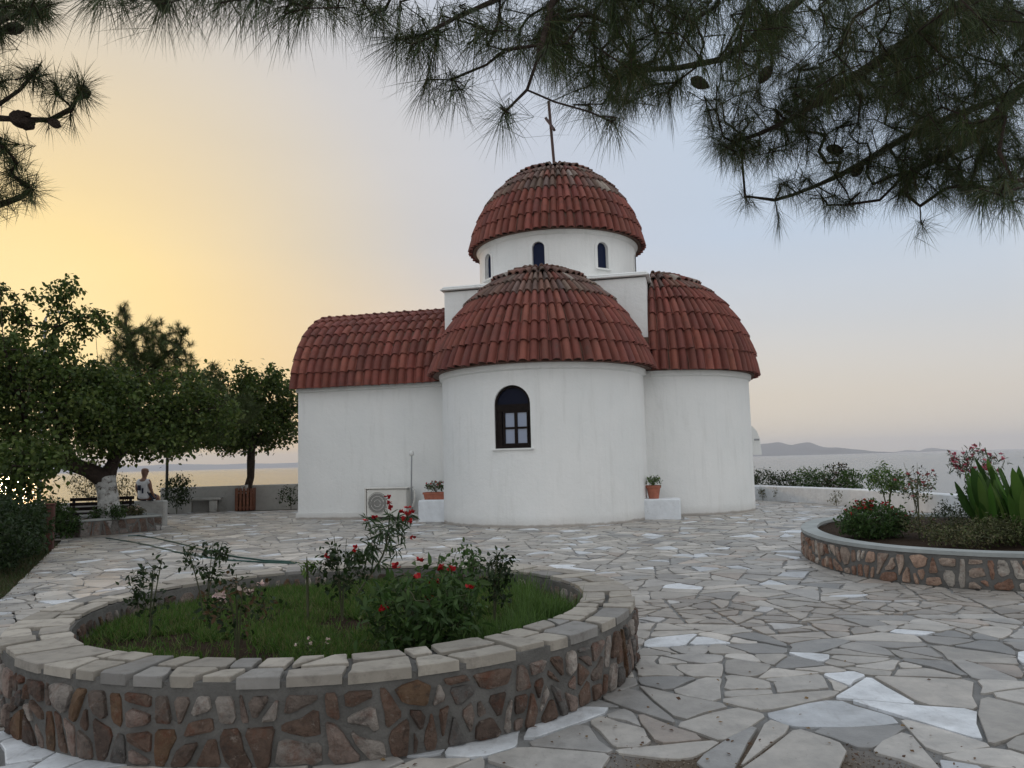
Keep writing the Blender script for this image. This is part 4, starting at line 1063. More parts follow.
# mid-distance pine behind the mulberry
t = empty('pine_tree'); tag(t, 'dark bushy pine with a pointed top rising behind the two mulberry trees', 'tree')
B = Vector(px(108, 500, 25.0)); B.z = -.05
T = Tree([[B, px(111, 470, 25), px(128, 430, 25), px(140, 380, 25), px(128, 340, 25), px(124, 306, 25)],
          [px(130, 425, 25), px(160, 405, 25), px(190, 395, 24.6), px(220, 400, 24.2)], [px(141, 385, 25), px(160, 360, 25), px(180, 345, 25)],
          [px(141, 390, 25), px(120, 375, 25), px(100, 365, 25)], [px(128, 430, 25), px(175, 425, 24.5), px(230, 420, 24)]], .3)
tg = []
cl(124, 318, 25, 7, 18, 30); cl(138, 352, 25, 30, 28, 120, 0); cl(168, 358, 25, 30, 32, 150, 0); cl(155, 345, 25, 34, 26, 60, 0); cl(150, 328, 25, 7, 12, 18); cl(182, 330, 25, 7, 8, 12); cl(125, 345, 25, 12, 16, 30); cl(175, 385, 24.8, 18, 14, 30); cl(205, 385, 24.4, 24, 16, 50, .1)
cl(115, 375, 25, 25, 20, 40); cl(150, 372, 25, 45, 20, 90, .1); cl(205, 400, 24.3, 30, 16, 60, .1); cl(238, 408, 24, 26, 17, 70, .1); cl(200, 425, 24.3, 30, 20, 60); cl(165, 435, 24.6, 26, 14, 30); cl(216, 372, 24.4, 9, 9, 12)
T.reach(tg, .3, .03); T.wood('limbs', 'bark', t, .009, .19); P_, D_ = T.dirs(); D_ = norm(D_+np.array([0, 0, .5]))
needles('crown', P_, D_, .24, .009, 70, t, [(.06, .09, .022), (.08, .11, .03), (.05, .07, .02)], back=.28, theta=(42, 18), grav=0)

# --- shrubs
OCTB = (oct_v, oct_f)
PET_V = [(0, -.12, 0), (0, .12, 0), (.5, .5, .10), (1, .22, .02), (1, -.22, .02), (.5, -.5, .10)]; PET_F = [(0, 1, 2, 5), (2, 3, 4, 5)]
def blooms(name, C, r, pal, parent, per=9, up=.4, flat=.5):
    C = np.array(C, float); n = len(C)*per; d = norm(rng.normal(size=(n, 3))*np.array([1, 1, flat])+np.array([0, 0, up])); X, Y, Z = frames(d)
    s = r*rng.uniform(.7, 1.2, (n, 1)); col = np.array(pal)[rng.integers(0, len(pal), n)]*rng.uniform(.75, 1.2, (n, 1))
    return inst(name, PET_V, PET_F, np.repeat(C, per, 0)+rng.normal(size=(n, 3))*r*.15, X*s, Y*s, Z*s, col, 'petal', parent)
RED = [(.42, .015, .02), (.50, .03, .03), (.30, .01, .015)]; PINK = [(.50, .12, .17), (.42, .08, .12), (.60, .22, .24)]
PALE = [(.65, .52, .45), (.72, .62, .55), (.60, .42, .40)]
def shrub(name, label, cat, base, h, spread, n_tip, per, size, pal, stems=4, bloom=None, nb=0, br=.03, aspect=.8, lean=(0, 0), group=None, rad=.08, bare=.35, droop=.2, simple=False, stem_r=.011, bper=9, flat=.8, mat_='leaf'):
    base = Vector(base); t = empty(name, base); tag(t, label, cat, group)
    L = []
    for k in range(stems):
        a = random.uniform(0, 2*PI); q = random.uniform(.3, .9)*spread
        L.append([(0, 0, -.03), (q*.25*math.cos(a)+lean[0]*.2, q*.25*math.sin(a), h*.4), (q*.7*math.cos(a)+lean[0]*.7, q*.7*math.sin(a)+lean[1]*.7, h*random.uniform(.75, 1.0))])
    T = Tree(L, max(.05, h/8))
    c = np.array([lean[0]*.6, lean[1]*.6, h*(bare+1)/2]); tg = ellip(c, (spread, spread, h*(1-bare)/2*flat), n_tip, .35); T.reach(tg, max(.06, h/10), .05)
    T.wood('stems', 'twig', t, .0022, stem_r, 5); P, D = T.dirs(); leaves('foliage', P, D, size, pal, t, per=per, rad=rad, aspect=aspect, droop=droop, simple=simple, material=mat_)
    if bloom is not None:
        idx = np.argsort(-(P[:, 2]+rng.normal(size=len(P))*h*.15))[:nb]; blooms('blossom', P[idx]+D[idx]*size*.4+np.array([0, 0, size*.3]), br, bloom, t, bper)
    return t

# --- plants in the round planter
SZ = .285
def gp(x, y, z=SZ):
    p = G(x, y, z); return p
shrub('rose_bush', 'tall thin rose bush at the left rim of the round bed', 'rose bush', gp(149, 640), .64, .15, 26, 7, .050, PAL_DARK, 3, bare=.12, rad=.05)
shrub('rose_bush', 'rose bush with one white bloom at the front of the grass bed', 'rose bush', gp(238, 662), .58, .23, 44, 7, .046, PAL_DARK+[(.10, .06, .03)], 4, PALE, 6, .03, bare=.2, rad=.06)
o = empty('rose_bush'); bpy.data.objects.remove(o)
shrub('rose_bush', 'leggy rose bush reaching over the back rim above the hose', 'rose bush', gp(205, 622), .66, .24, 32, 7, .052, PAL_DARK, 4, bare=.45, rad=.05)
shrub('sapling', 'single thin sapling with a narrow leaf tuft standing in the grass', 'sapling', gp(308, 624), .52, .045, 7, 8, .055, PAL_LIME, 1, bare=.72, rad=.03, aspect=.5)
shrub('rose_bush', 'dark rose bush with small red flowers left of the leaning oleander', 'rose bush', gp(342, 622), .70, .20, 46, 8, .052, PAL_DARK, 3, RED, 3, .022, bare=.18, rad=.06)
shrub('rose_bush', 'rose bush with bright leaves behind the red flowering clump', 'rose bush', gp(466, 622), .62, .15, 44, 8, .050, PAL_MID, 3, bare=.15, rad=.06)
shrub('rose_bush', 'dark narrow rose bush beside the right side of the red flowering clump', 'rose bush', gp(494, 628), .60, .11, 36, 8, .048, PAL_DARK, 2, bare=.1, rad=.05, lean=(.08, 0))
shrub('flowering_clump', 'dense leafy clump with red flowers at the front of the round bed', 'flowering plant', gp(421, 655), .52, .37, 150, 9, .085, PAL_MID, 9, RED, 9, .033, bare=.05, rad=.08, aspect=.55, droop=.1, flat=1.05)
# leaning oleander with red flowers
ob = gp(352, 600); t = empty('oleander', ob); tag(t, 'tall oleander leaning right with clusters of red flowers before the chapel', 'oleander')
def loc(x, y, Y): return Vector(at(x, y, Y))-ob
T = Tree([[(0, 0, -.03), loc(360, 590, ob.y), loc(374, 570, ob.y), loc(383, 555, ob.y), loc(388, 535, ob.y), loc(389, 518, ob.y)], [loc(383, 555, ob.y), loc(372, 540, ob.y), loc(368, 520, ob.y)], [loc(388, 535, ob.y), loc(402, 525, ob.y-.05), loc(408, 514, ob.y-.05)], [loc(360, 590, ob.y), loc(345, 570, ob.y+.1), loc(362, 556, ob.y+.1)]], .06)
tg = [loc(x, y, ob.y+random.gauss(0, .07)) for x, y in ((368, 520), (380, 523), (389, 516), (398, 522), (408, 516), (402, 535), (378, 535), (372, 545), (390, 545), (396, 550), (365, 557), (380, 562), (358, 560), (384, 530), (394, 528), (372, 552), (386, 538))]
T.reach(tg, .07, .05); T.wood('stems', 'twig', t, .003, .010, 5); P_, D_ = T.dirs()
leaves('foliage', P_, D_, .115, [(.06, .10, .045), (.09, .13, .06), (.045, .08, .035)], t, per=15, rad=.035, aspect=.28, droop=.25, spread=.75, simple=False)
blooms('blossom', [loc(x, y, ob.y-.03) for x, y in ((374, 517), (389, 503), (390, 508), (388, 497), (402, 512), (407, 515), (410, 522), (404, 519), (408, 508), (412, 512), (413, 537), (366, 521))], .030, RED, t, 9)
# small low plants at the inner rim
shrub('weed_tuft', 'small pale flowered weed tuft by the front coping', 'plant', gp(312, 658), .13, .12, 14, 5, .03, PAL_LIME, 3, PALE, 5, .014, bare=.1, rad=.03)

# --- grass (uncountable)
def grass(name, pts, h, pal, lean=.45, wid=.005):
    P = np.array(pts); n = len(P); d = norm(rng.normal(size=(n, 3))*lean*np.array([1, 1, .2])+np.array([0, 0, 1.0])); X, Y, Z = frames(d)
    s = h*rng.uniform(.5, 1.3, (n, 1)); V = [(0, -.5, 0), (0, .5, 0), (.6, .4, .10), (.6, -.4, .10), (1, 0, .28)]
    col = np.array(pal)[rng.integers(0, len(pal), n)]*rng.uniform(.7, 1.3, (n, 1))
    return tag(inst(name, V, [(0, 1, 2, 3), (3, 2, 4)], P, X*s, Y*wid, Z*s, col, 'leaf'), kind='stuff')
pts = []
bare = [(gp(x, y), r) for x, y, r in ((149, 645, .30), (215, 650, .25), (238, 664, .26), (342, 626, .22), (421, 662, .2), (494, 640, .22), (466, 628, .15))]
while len(pts) < 62000:
    a = random.uniform(0, 2*PI); r = 1.82*math.sqrt(random.random()); x, y = RC[0]+r*math.cos(a), RC[1]+r*math.sin(a)
    k = noise.noise(Vector((x*2.2, y*2.2, 3)))
    if k < -.14 and random.random() < .8: continue
    if any((x-b.x)**2+(y-b.y)**2 < (rr*(1+.4*noise.noise(Vector((x*6, y*6, 1)))))**2 for b, rr in bare) and random.random() < .93: continue
    pts.append((x, y, SZ+.0))
grass('grass', pts, .075, [(.075, .15, .025), (.055, .12, .02), (.10, .17, .035), (.15, .16, .06)], .6, .006)
pts = []
for _ in range(40):
    a = random.uniform(-1.0, .9); r = random.uniform(1.45, 1.78); cx, cy = RC[0]+r*math.cos(a), RC[1]+r*math.sin(a)
    for _ in range(60): pts.append((cx+random.gauss(0, .05), cy+random.gauss(0, .05), SZ))
grass('tall_grass', pts, .20, [(.08, .15, .03), (.10, .17, .05)], .30, .006)

# --- plants in the right planter
Z2 = .38
def gr(x, y): return gp(x, y, Z2)
shrub('geranium', 'round geranium bush topped with red flowers at the planter left end', 'geranium', Vector((4.78, 10.4, Z2-.02)), .47, .43, 300, 12, .050, PAL_MID, 10, RED, 34, .026, bare=.0, rad=.07, aspect=.9, flat=1.05)
shrub('dry_shrub', 'sparse twiggy shrub with dull leaves beside the geranium', 'shrub', Vector((5.2, 10.0, Z2)), .36, .24, 60, 6, .04, PAL_DRY, 5, PINK, 5, .016, bare=.1, rad=.05, mat_='leaf_dull')
shrub('dry_shrub', 'low brownish shrub in the middle of the right planter', 'shrub', Vector((5.75, 9.9, Z2)), .26, .45, 200, 7, .035, PAL_DRY, 6, bare=.05, rad=.06, mat_='leaf_dull')
shrub('dry_shrub', 'low olive shrub against the foot of the cannas', 'shrub', Vector((5.75, 9.15, Z2)), .36, .42, 260, 9, .035, [(.07, .085, .03), (.09, .09, .04)], 7, bare=.0, rad=.06, mat_='leaf_dull')
shrub('dry_shrub', 'dark weedy shrub at the back rim of the right planter', 'shrub', Vector((6.6, 11.6, Z2)), .42, .35, 80, 7, .04, PAL_DARK, 6, bare=.0, rad=.06)
shrub('rose_bush', 'thin rose bush with dry red heads seen against the sea', 'rose bush', Vector((6.45, 12.4, Z2)), .95, .38, 50, 4, .045, PAL_DRY+PAL_DARK, 5, [(.30, .05, .06), (.40, .12, .12)], 16, .028, bare=.25, rad=.05)
shrub('rose_bush', 'bushy dark rose left of the tall cannas', 'rose bush', Vector((6.75, 11.2, Z2)), .78, .30, 90, 8, .055, PAL_DARK+PAL_MID, 5, [(.40, .10, .05)], 4, .03, bare=.1, rad=.06)
shrub('oleander', 'pink flowering oleander rising behind the cannas', 'oleander', Vector((7.45, 12.3, Z2)), 1.22, .42, 60, 8, .085, [(.06, .09, .04), (.08, .10, .05)], 6, PINK, 46, .036, bare=.45, rad=.07, aspect=.3, bper=8, lean=(-.15, 0))
shrub('sapling', 'small light green tree growing by the white wall against the sea', 'tree', at(887, 507, 18.7)*1, 1.30, .50, 80, 11, .07, PAL_LIME+PAL_MID, 3, bare=.28, rad=.11, stem_r=.03) if 0 else None
b_ = at(887, 500, 18.6); shrub('sapling', 'small light green tree growing by the white wall against the sea', 'tree', Vector((b_.x, 18.6, 0)), 1.34, .46, 90, 12, .075, PAL_LIME+PAL_MID, 2, bare=.30, rad=.11, stem_r=.03)
b_ = at(915, 500, 18.2); shrub('rose_bush', 'sparse rose bush with drooping leaves right of the light green sapling', 'rose bush', Vector((b_.x, 18.2, 0)), 1.0, .45, 50, 8, .07, PAL_DRY+PAL_MID, 5, [(.45, .25, .22)], 8, .035, bare=.3, rad=.10)
# cannas: broad upright blades
def blade_plant(name, label, cat, base, n, length, width, spread, pal, tilt=(2, 17), curl=.25, seg=8):
    t = empty(name, base); tag(t, label, cat); 
    for i in range(n):
        mb = MB(); a = random.uniform(0, 2*PI); r = spread*math.sqrt(random.random()); L = length*random.uniform(.65, 1.1); W = width*random.uniform(.7, 1.15)
        th = math.radians(random.uniform(*tilt)); p = Vector((r*math.cos(a), r*math.sin(a), random.choice((-.03, -.03, .12, .28, .42))*length)); out = Vector((math.cos(a), math.sin(a), 0)); roll = random.uniform(-1.1, 1.1)
        side0 = Vector((-out.y, out.x, 0)); side = (side0*math.cos(roll)+out*math.sin(roll)).normalized(); vs = []; ph = random.uniform(0, 6)
        for k in range(seg+1):
            u = k/seg; ang = th+curl*u*u*random.uniform(.9, 1.1); d = out*math.sin(ang)+Vector((0, 0, math.cos(ang)))
            if k: p = p+d*(L/seg)
            w_ = W*(.22+.78*math.sin(PI*min(1, max(0, (u-.12)/.88))**.85)) if u > .12 else W*.18
            if u > .97: w_ = W*.03
            nn = side.cross(d).normalized(); wav = .05*W*math.sin(u*9+ph)
            vs += [p-side*w_*.5+nn*(w_*.16+wav), p-side*w_*.25+nn*w_*.05, p, p+side*w_*.25+nn*w_*.05, p+side*w_*.5+nn*(w_*.16-wav)]
        c = jit(random.choice(pal), .2)
        mb.add(vs, [(k*5+j, k*5+j+1, (k+1)*5+j+1, (k+1)*5+j) for k in range(seg) for j in range(4)], 0, c)
        mb.build('leaf', 'leaf', t, smooth=80)
    return t
PAL_CAN = [(.05, .12, .02), (.07, .15, .025), (.04, .09, .018), (.10, .17, .035)]
blade_plant('canna_plant', 'tall canna clump with broad bright green leaves at the planter front', 'canna', Vector((6.2, 9.2, Z2)), 46, .78, .17, .30, PAL_CAN)
blade_plant('canna_plant', 'second canna clump against the right picture edge', 'canna', Vector((6.8, 9.5, Z2)), 42, .80, .17, .32, PAL_CAN)
blade_plant('canna_plant', 'dense canna clump reaching farthest left among the cannas', 'canna', Vector((6.15, 9.9, Z2)), 34, .62, .14, .30, PAL_CAN)
shrub('dry_shrub', 'low weedy shrub spreading over bare soil by the near rim', 'shrub', Vector((5.2, 9.05, Z2)), .24, .40, 180, 9, .035, [(.07, .085, .03), (.11, .10, .05)], 7, bare=.0, rad=.06, mat_='leaf_dull')
blade_plant('canna_plant', 'shorter canna clump just behind the front cannas', 'canna', Vector((6.8, 10.4, Z2)), 34, .78, .15, .34, PAL_CAN)
# yucca: a rosette on a short trunk
yb = Vector((8.15, 11.4, Z2)); t = empty('yucca', yb); tag(t, 'spiky yucca rosette poking in from the right above the cannas', 'yucca')
mb = MB(); mb.tube([(0, 0, -.05), (.02, 0, .5), (0, 0, .92)], [.08, .07, .06], 10); mb.build('trunk', 'bark', t, smooth=50)
n = 90; d = norm(rng.normal(size=(n, 3))*np.array([1, 1, .6])+np.array([0, 0, .25])); X, Y, Z = frames(d); Y = norm(np.cross(X, np.array([0, 0, 1.0]))); s = rng.uniform(.45, .62, (n, 1))
inst('leaf_rosette', [(0, -.5, 0), (0, .5, 0), (.5, .5, .01), (.5, -.5, .01), (1, 0, -.03)], [(0, 1, 2, 3), (3, 2, 4)], np.zeros((n, 3))+np.array([0, 0, .92]), X*s, Y*.035, Z*s, np.array([(.05, .075, .05)])*rng.uniform(.7, 1.3, (n, 1)), 'leaf', t)

# --- hedge beyond the white wall: separate bushes
for i, (x, y, h, sp, pal, lab) in enumerate(((763, 27.6, 1.12, .55, PAL_DARK, 'dark bush right beside the chapel behind the white wall'), (784, 27.4, .95, .50, PAL_DARK, 'low dark bush second along behind the white wall'), (803, 27.0, 1.02, .55, PAL_MID, 'green bush at the middle of the seaside hedge'), (822, 26.4, 1.12, .55, PAL_MID, 'fuller green bush right of the hedge middle'), (838, 25.6, 1.2, .50, PAL_DARK+[(.10, .06, .05)], 'reddish leaved bush near the hedge end'), (851, 24.6, 1.02, .42, PAL_MID, 'last small bush at the hedge end over the white wall'))):
    b_ = at(x, 480, y); shrub('seaside_bush', lab, 'bush', Vector((b_.x, y, -.05)), h, sp, 110, 9, .085, pal, 8, bare=.1, rad=.12, group='bushes behind the white wall', flat=1.0)
for x, y, lab in ((763, 25.6, 'dry weed against the white wall beside the chapel'), (780, 25.0, 'thin stalky weed leaning on the white wall'), (826, 23.2, 'scraggly weed before the white wall under the hedge'), (836, 21.8, 'brownish plant rising behind the geranium')):
    b_ = at(x, 500, y); shrub('weed', lab, 'weed', Vector((b_.x, y, 0)), .5, .20, 20, 5, .06, PAL_DRY, 3, bare=.1, rad=.05, mat_='leaf_dull')

# --- pots
shrub('potted_plant', 'leafy plant with red buds growing in the terracotta flower box', 'plant', Vector(fb.location)+Vector((0, 0, .16)), .34, .27, 60, 7, .055, PAL_MID+PAL_DRY, 8, RED, 9, .03, bare=.05, rad=.05)
shrub('potted_plant', 'drooping green plant in the round clay pot', 'plant', Vector(pt_.location)+Vector((0, 0, .27)), .32, .20, 34, 7, .06, PAL_MID+PAL_LIME, 6, bare=.05, rad=.05)

# --- left side greenery
for x, y, h, sp, lab in ((-6, 11.6, 1.0, .85, 'dark hedge shrub nearest at the left picture edge'), (8, 12.6, 1.15, .85, 'dark hedge shrub by the paving edge'), (20, 14.0, 1.15, .80, 'dark hedge shrub next to the red wooden post'), (2, 15.2, 1.45, .95, 'taller hedge shrub behind the first row at left'), (-60, 12.8, 1.2, .95, 'hedge shrub just outside the left picture edge'), (-120, 12.2, 1.3, 1.0, 'outermost hedge shrub beyond the left picture edge')):
    b_ = at(x, 500, y); shrub('hedge_shrub', lab, 'shrub', Vector((b_.x-.35, y, -.05)), h, sp, 260, 14, .085, PAL_DARK, 10, bare=.0, rad=.15, group='shrubs of the dark hedge at the left', flat=1.1)
for x, y, h, sp, lab in ((62, 17.6, .8, .38, 'light green shrub between wooden post and tree planter'), (48, 18.2, 1.05, .40, 'taller leafy shrub behind the wooden post')):
    b_ = at(x, 500, y); shrub('garden_shrub', lab, 'shrub', Vector((b_.x, y, -.02)), h, sp, 90, 11, .09, PAL_MID, 6, bare=.0, rad=.12)
b_ = at(90, 480, 23); shrub('seaside_bush', 'airy twiggy bush glowing against the sea behind the limewashed trunk', 'bush', Vector((b_.x, 23, 0)), 1.65, .62, 120, 7, .07, [(.12, .10, .05), (.08, .08, .035)], 7, bare=.3, rad=.12)
b_ = at(124, 480, 23.4); shrub('seaside_bush', 'twiggy bush between the limewashed trunk and the seated man', 'bush', Vector((b_.x, 23.4, 0)), 1.45, .35, 60, 7, .07, [(.12, .10, .05), (.08, .08, .035)], 5, bare=.3, rad=.12)
b_ = at(20, 480, 22.5); shrub('seaside_bush', 'twiggy bush against the bright sea at the left edge', 'bush', Vector((b_.x, 22.5, 0)), 1.1, .9, 110, 8, .07, [(.10, .09, .045), (.07, .08, .035)], 7, bare=.2, rad=.14)
b_ = at(177, 505, 26.0); shrub('parapet_shrub', 'open branched shrub growing against the lamp post and parapet', 'shrub', Vector((b_.x, 26.0, 0)), 1.45, .50, 100, 9, .10, PAL_DARK, 6, bare=.1, rad=.13)
b_ = at(291, 500, 26.8); shrub('parapet_shrub', 'small shrub at the foot of the parapet beside the chapel corner', 'shrub', Vector((b_.x, 26.8, 0)), .95, .45, 40, 7, .09, PAL_DARK, 4, bare=.1, rad=.12)
for x, lab in ((100, 'clipped dark plant left of the trunk in the square planter'), (118, 'leafy plant in front of the limewashed trunk'), (135, 'pale flowered plant at the right of the square planter')):
    b_ = at(x, 512, 18.3 if x < 125 else 19.0); shrub('planter_plant', lab, 'plant', Vector((b_.x, b_.y, .36)), .30 if x != 118 else .42, .20, 60, 9, .055, PAL_MID if x < 130 else PAL_DRY, 5, None if x < 130 else PALE, 10, .03, bare=.0, rad=.06)
# strip of low plants and litter at the left paving edge
pts = []
for _ in range(9000):
    y = random.uniform(6.5, 16.4); x = edge_x(y)+.04-abs(random.gauss(0, .5)); pts.append((x, y, -.05))
for _ in range(14000):
    y = random.uniform(3, 19); x = edge_x(y)-random.uniform(.2, 8)
    if noise.noise(Vector((x*.8, y*.8, 7))) > -.15: pts.append((x, y, -.05))
grass('ground_cover', pts, .10, [(.05, .08, .025), (.07, .09, .03), (.09, .07, .04)], .6, .008)
P = []
for _ in range(260):
    y = random.uniform(8, 16); P.append((edge_x(y)+abs(random.gauss(0, .35)), y, .02))
for _ in range(160):
    a = random.uniform(0, 2*PI); P.append((.9+random.gauss(0, .9), 4+random.gauss(0, .7), .02))
for _ in range(160):
    a = S+random.uniform(-1.5, 1.5); q = L2W(2.66*math.cos(a)+random.gauss(0, .02), -3.0+2.68*math.sin(a)); P.append((q.x, q.y, .016))
P = np.array(P); n = len(P); d = norm(rng.normal(size=(n, 3))*np.array([1, 1, .15])); X, Y, Z = frames(d); s = rng.uniform(.012, .035, (n, 1))
up = np.array([0, 0, 1.0])+rng.normal(size=(n, 3))*.3; Y = norm(np.cross(up, X)); Z = np.cross(X, Y)
tag(inst('leaf_litter', LEAF_S, LEAF_SF, P, X*s, Y*s, Z*s, np.array([(.14, .08, .04), (.09, .05, .03), (.2, .13, .06)])[rng.integers(0, 3, n)], 'leaf_dull'), kind='stuff')

# ------------------------------------------------------------------ the two pines overhead
def tgt(x, y, Y, rx, ry, dy, n):
    out = []
    for _ in range(n):
        a = random.uniform(0, 2*PI); r = math.sqrt(random.random()); out.append(tuple(at(x+rx*r*math.cos(a), y+ry*r*math.sin(a), Y+random.uniform(-dy, dy))))
    return out
t = empty('pine_tree', (0, 0, 0)); tag(t, 'overhanging pine whose needled boughs fill the top and upper right', 'tree')
trunk = [Vector((4.6, -1.2, -.1)), Vector((4.45, -1.1, 1.2)), Vector((4.2, -.9, 2.6)), Vector((4.1, -.6, 4.2)), Vector((4.3, -.3, 6.2))]
mb = MB(); mb.tube(catline(trunk, .3), list(np.linspace(.26, .10, len(catline(trunk, .3)))), 14); mb.build('trunk', 'bark', t, smooth=60)
T = Tree([[trunk[2], (3.6, .1, 3.3), (2.8, 1.0, 3.35), (2.0, 1.7, 3.25), px(760, -60, 2.0), px(660, -40, 1.95), px(560, -30, 1.85), px(500, -2, 1.8), px(455, 18, 1.75), px(418, 38, 1.72)],
          [px(560, -30, 1.85), px(548, 20, 1.82), px(537, 60, 1.8), px(527, 90, 1.78), px(505, 112, 1.75)],
          [px(527, 90, 1.78), px(555, 102, 1.8), px(590, 112, 1.85), px(612, 122, 1.85)],
          [px(540, 45, 1.8), px(505, 50, 1.8), px(486, 65, 1.8), px(450, 80, 1.78)],
          [px(560, -30, 1.85), px(450, -70, 1.75), px(330, -50, 1.65), px(220, -30, 1.6), px(130, 0, 1.6)],
          [px(330, -50, 1.65), px(320, -20, 1.65), px(310, 5, 1.65)], [px(450, -70, 1.75), px(400, -20, 1.7), px(385, 10, 1.7)],
          [px(500, -2, 1.8), px(440, -10, 1.75), px(400, 2, 1.7), px(425, 20, 1.75)],
          [(2.8, 1.0, 3.35), px(900, -80, 2.4), px(800, 0, 2.6), px(720, 60, 2.7), px(640, 70, 2.75)],
          [trunk[2], (4.4, .6, 2.9), px(1150, 30, 3.0), px(1020, 90, 3.2), px(920, 130, 3.3), px(840, 175, 3.3), px(775, 200, 3.3), px(745, 196, 3.3)],
          [px(1020, 90, 3.2), px(970, 140, 3.0), px(905, 175, 2.9), px(880, 200, 2.9), px(845, 205, 2.9)],
          [px(905, 175, 2.9), px(907, 195, 2.9), px(920, 206, 2.9), px(921, 225, 2.9)],
          [trunk[1]*.3+trunk[2]*.7, (4.0, .9, 2.4), px(1120, 160, 2.0), px(1040, 180, 1.9), px(1000, 195, 1.85)],
          [(3.6, .1, 3.3), px(1150, -120, 2.4), px(1000, -20, 2.5), px(880, 60, 2.6), px(790, 120, 2.7), px(740, 140, 2.7)]], .1)
tg = []
tg += tgt(415, 45, 1.72, 22, 14, .10, 13) + tgt(445, 85, 1.78, 26, 9, .08, 9) + tgt(505, 112, 1.75, 8, 8, .05, 4) + tgt(606, 118, 1.85, 12, 8, .06, 4)
tg += tgt(460, 25, 1.8, 45, 22, .15, 20) + tgt(300, -4, 1.65, 60, 24, .15, 30) + tgt(200, -2, 1.6, 55, 14, .12, 16) + tgt(120, -8, 1.6, 45, 12, .1, 12) + tgt(385, 5, 1.7, 25, 18, .1, 10)
tg += tgt(530, 30, 1.9, 55, 38, .2, 34) + tgt(600, 36, 2.3, 65, 48, .4, 150) + tgt(645, 85, 2.5, 45, 30, .3, 48) + tgt(590, 90, 2.3, 40, 18, .2, 16)
tg += tgt(720, 20, 2.4, 75, 50, .5, 150) + tgt(755, 110, 2.9, 55, 50, .3, 130) + tgt(850, 40, 2.6, 90, 60, .5, 220) + tgt(860, 120, 3.0, 85, 52, .3, 230) + tgt(740, 150, 2.8, 25, 18, .2, 22)
tg += tgt(960, 60, 2.6, 80, 80, .5, 330) + tgt(970, 160, 2.9, 75, 42, .3, 210) + tgt(850, 185, 3.1, 75, 20, .2, 70) + tgt(745, 196, 3.3, 12, 10, .1, 5) + tgt(778, 222, 3.3, 4, 4, .05, 2)
tg += tgt(921, 222, 2.9, 6, 6, .05, 3) + tgt(835, 205, 2.9, 16, 6, .1, 5) + tgt(1005, 190, 1.9, 30, 16, .1, 14) + tgt(960, 190, 3.0, 30, 10, .2, 10) + tgt(1000, 0, 2.2, 60, 40, .4, 60) + tgt(700, -20, 2.1, 200, 20, .3, 60)
tg += [tuple(Vector((random.uniform(1.5, 5.5), random.uniform(-1.5, 2.5), random.uniform(3.6, 6.2)))) for _ in range(160)]+[(random.uniform(-1.5, 5.5), random.uniform(-4, 1.6), random.uniform(3.3, 4.6)) for _ in range(520)]  # second batch: unseen crown tufts, added overhead to shade the foreground
T.reach(tg, .10, -.05, .05); T.wood('boughs', 'bark', t, .0018, .06, 5); P_, D_ = T.dirs(); D_ = norm(D_+np.array([0, 0, -.25]))
needles('needles', P_, D_, .135, .0013, 38, t, PAL_PINE, back=.10, theta=(36, 20), grav=.60)
def cone(name, loc_, r, parent, col=(.05, .03, .02)):
    mb = MB(); n = 10; vs = []; rings = 9
    for i in range(rings+1):
        u = i/rings; rr = r*.62*math.sin(PI*(u*.92+.04))**.7*(1-.25*u)
        for j in range(n): a = 2*PI*(j+.5*(i % 2))/n; q = rr*(1+.14*(1 if (i+j) % 2 else -1)); vs.append((q*math.cos(a), q*math.sin(a), (u-.5)*2*r))
    mb.add(vs, [(i*n+j, i*n+(j+1) % n, (i+1)*n+(j+1) % n, (i+1)*n+j) for i in range(rings) for j in range(n)]+[tuple(range(n))[::-1], tuple(range(rings*n, rings*n+n))])
    o = mb.build(name, 'bark', parent); o.location = loc_; o.rotation_euler = (random.uniform(.5, 2.4), random.uniform(-.6, .6), random.uniform(0, 6)); return o
for x, y, Y in ((858, 170, 3.0), (765, 75, 2.6), (700, 83, 2.5), (905, 90, 2.7), (835, 150, 2.9)): cone('pine_cone', at(x, y, Y), .035, t)

t = empty('pine_tree', (0, 0, 0)); tag(t, 'pine reaching in from the upper left with dark cones on its twigs', 'tree')
trunk = [Vector((-4.4, .4, -.1)), Vector((-4.3, .5, 1.4)), Vector((-4.1, .7, 2.6)), Vector((-4.1, .8, 4.4))]
mb = MB(); mb.tube(catline(trunk, .3), list(np.linspace(.22, .10, len(catline(trunk, .3)))), 14); mb.build('trunk', 'bark', t, smooth=60)
T = Tree([[trunk[2], px(-260, 60, 2.1), px(-120, 100, 2.1), px(-40, 116, 2.1), px(15, 119, 2.1), px(50, 120, 2.1), px(72, 108, 2.08), px(80, 92, 2.06)],
          [px(-120, 100, 2.1), px(-60, 60, 2.0), px(-10, 25, 2.0), px(20, 12, 2.0)], [px(-40, 116, 2.1), px(0, 104, 2.1), px(20, 90, 2.1), px(38, 68, 2.1)],
          [px(-120, 100, 2.1), px(-60, 190, 2.1), px(-10, 208, 2.1), px(18, 198, 2.1), px(30, 192, 2.1)], [px(-40, 116, 2.1), px(0, 138, 2.1), px(20, 145, 2.1)]], .08)
tg = tgt(82, 88, 2.06, 8, 12, .06, 6)+tgt(55, 88, 2.1, 10, 12, .06, 5)+tgt(36, 72, 2.1, 12, 8, .06, 4)+tgt(60, 118, 2.08, 14, 6, .05, 3)+tgt(18, 8, 2.0, 36, 16, .15, 26)+tgt(-10, 30, 2.0, 20, 14, .1, 10)
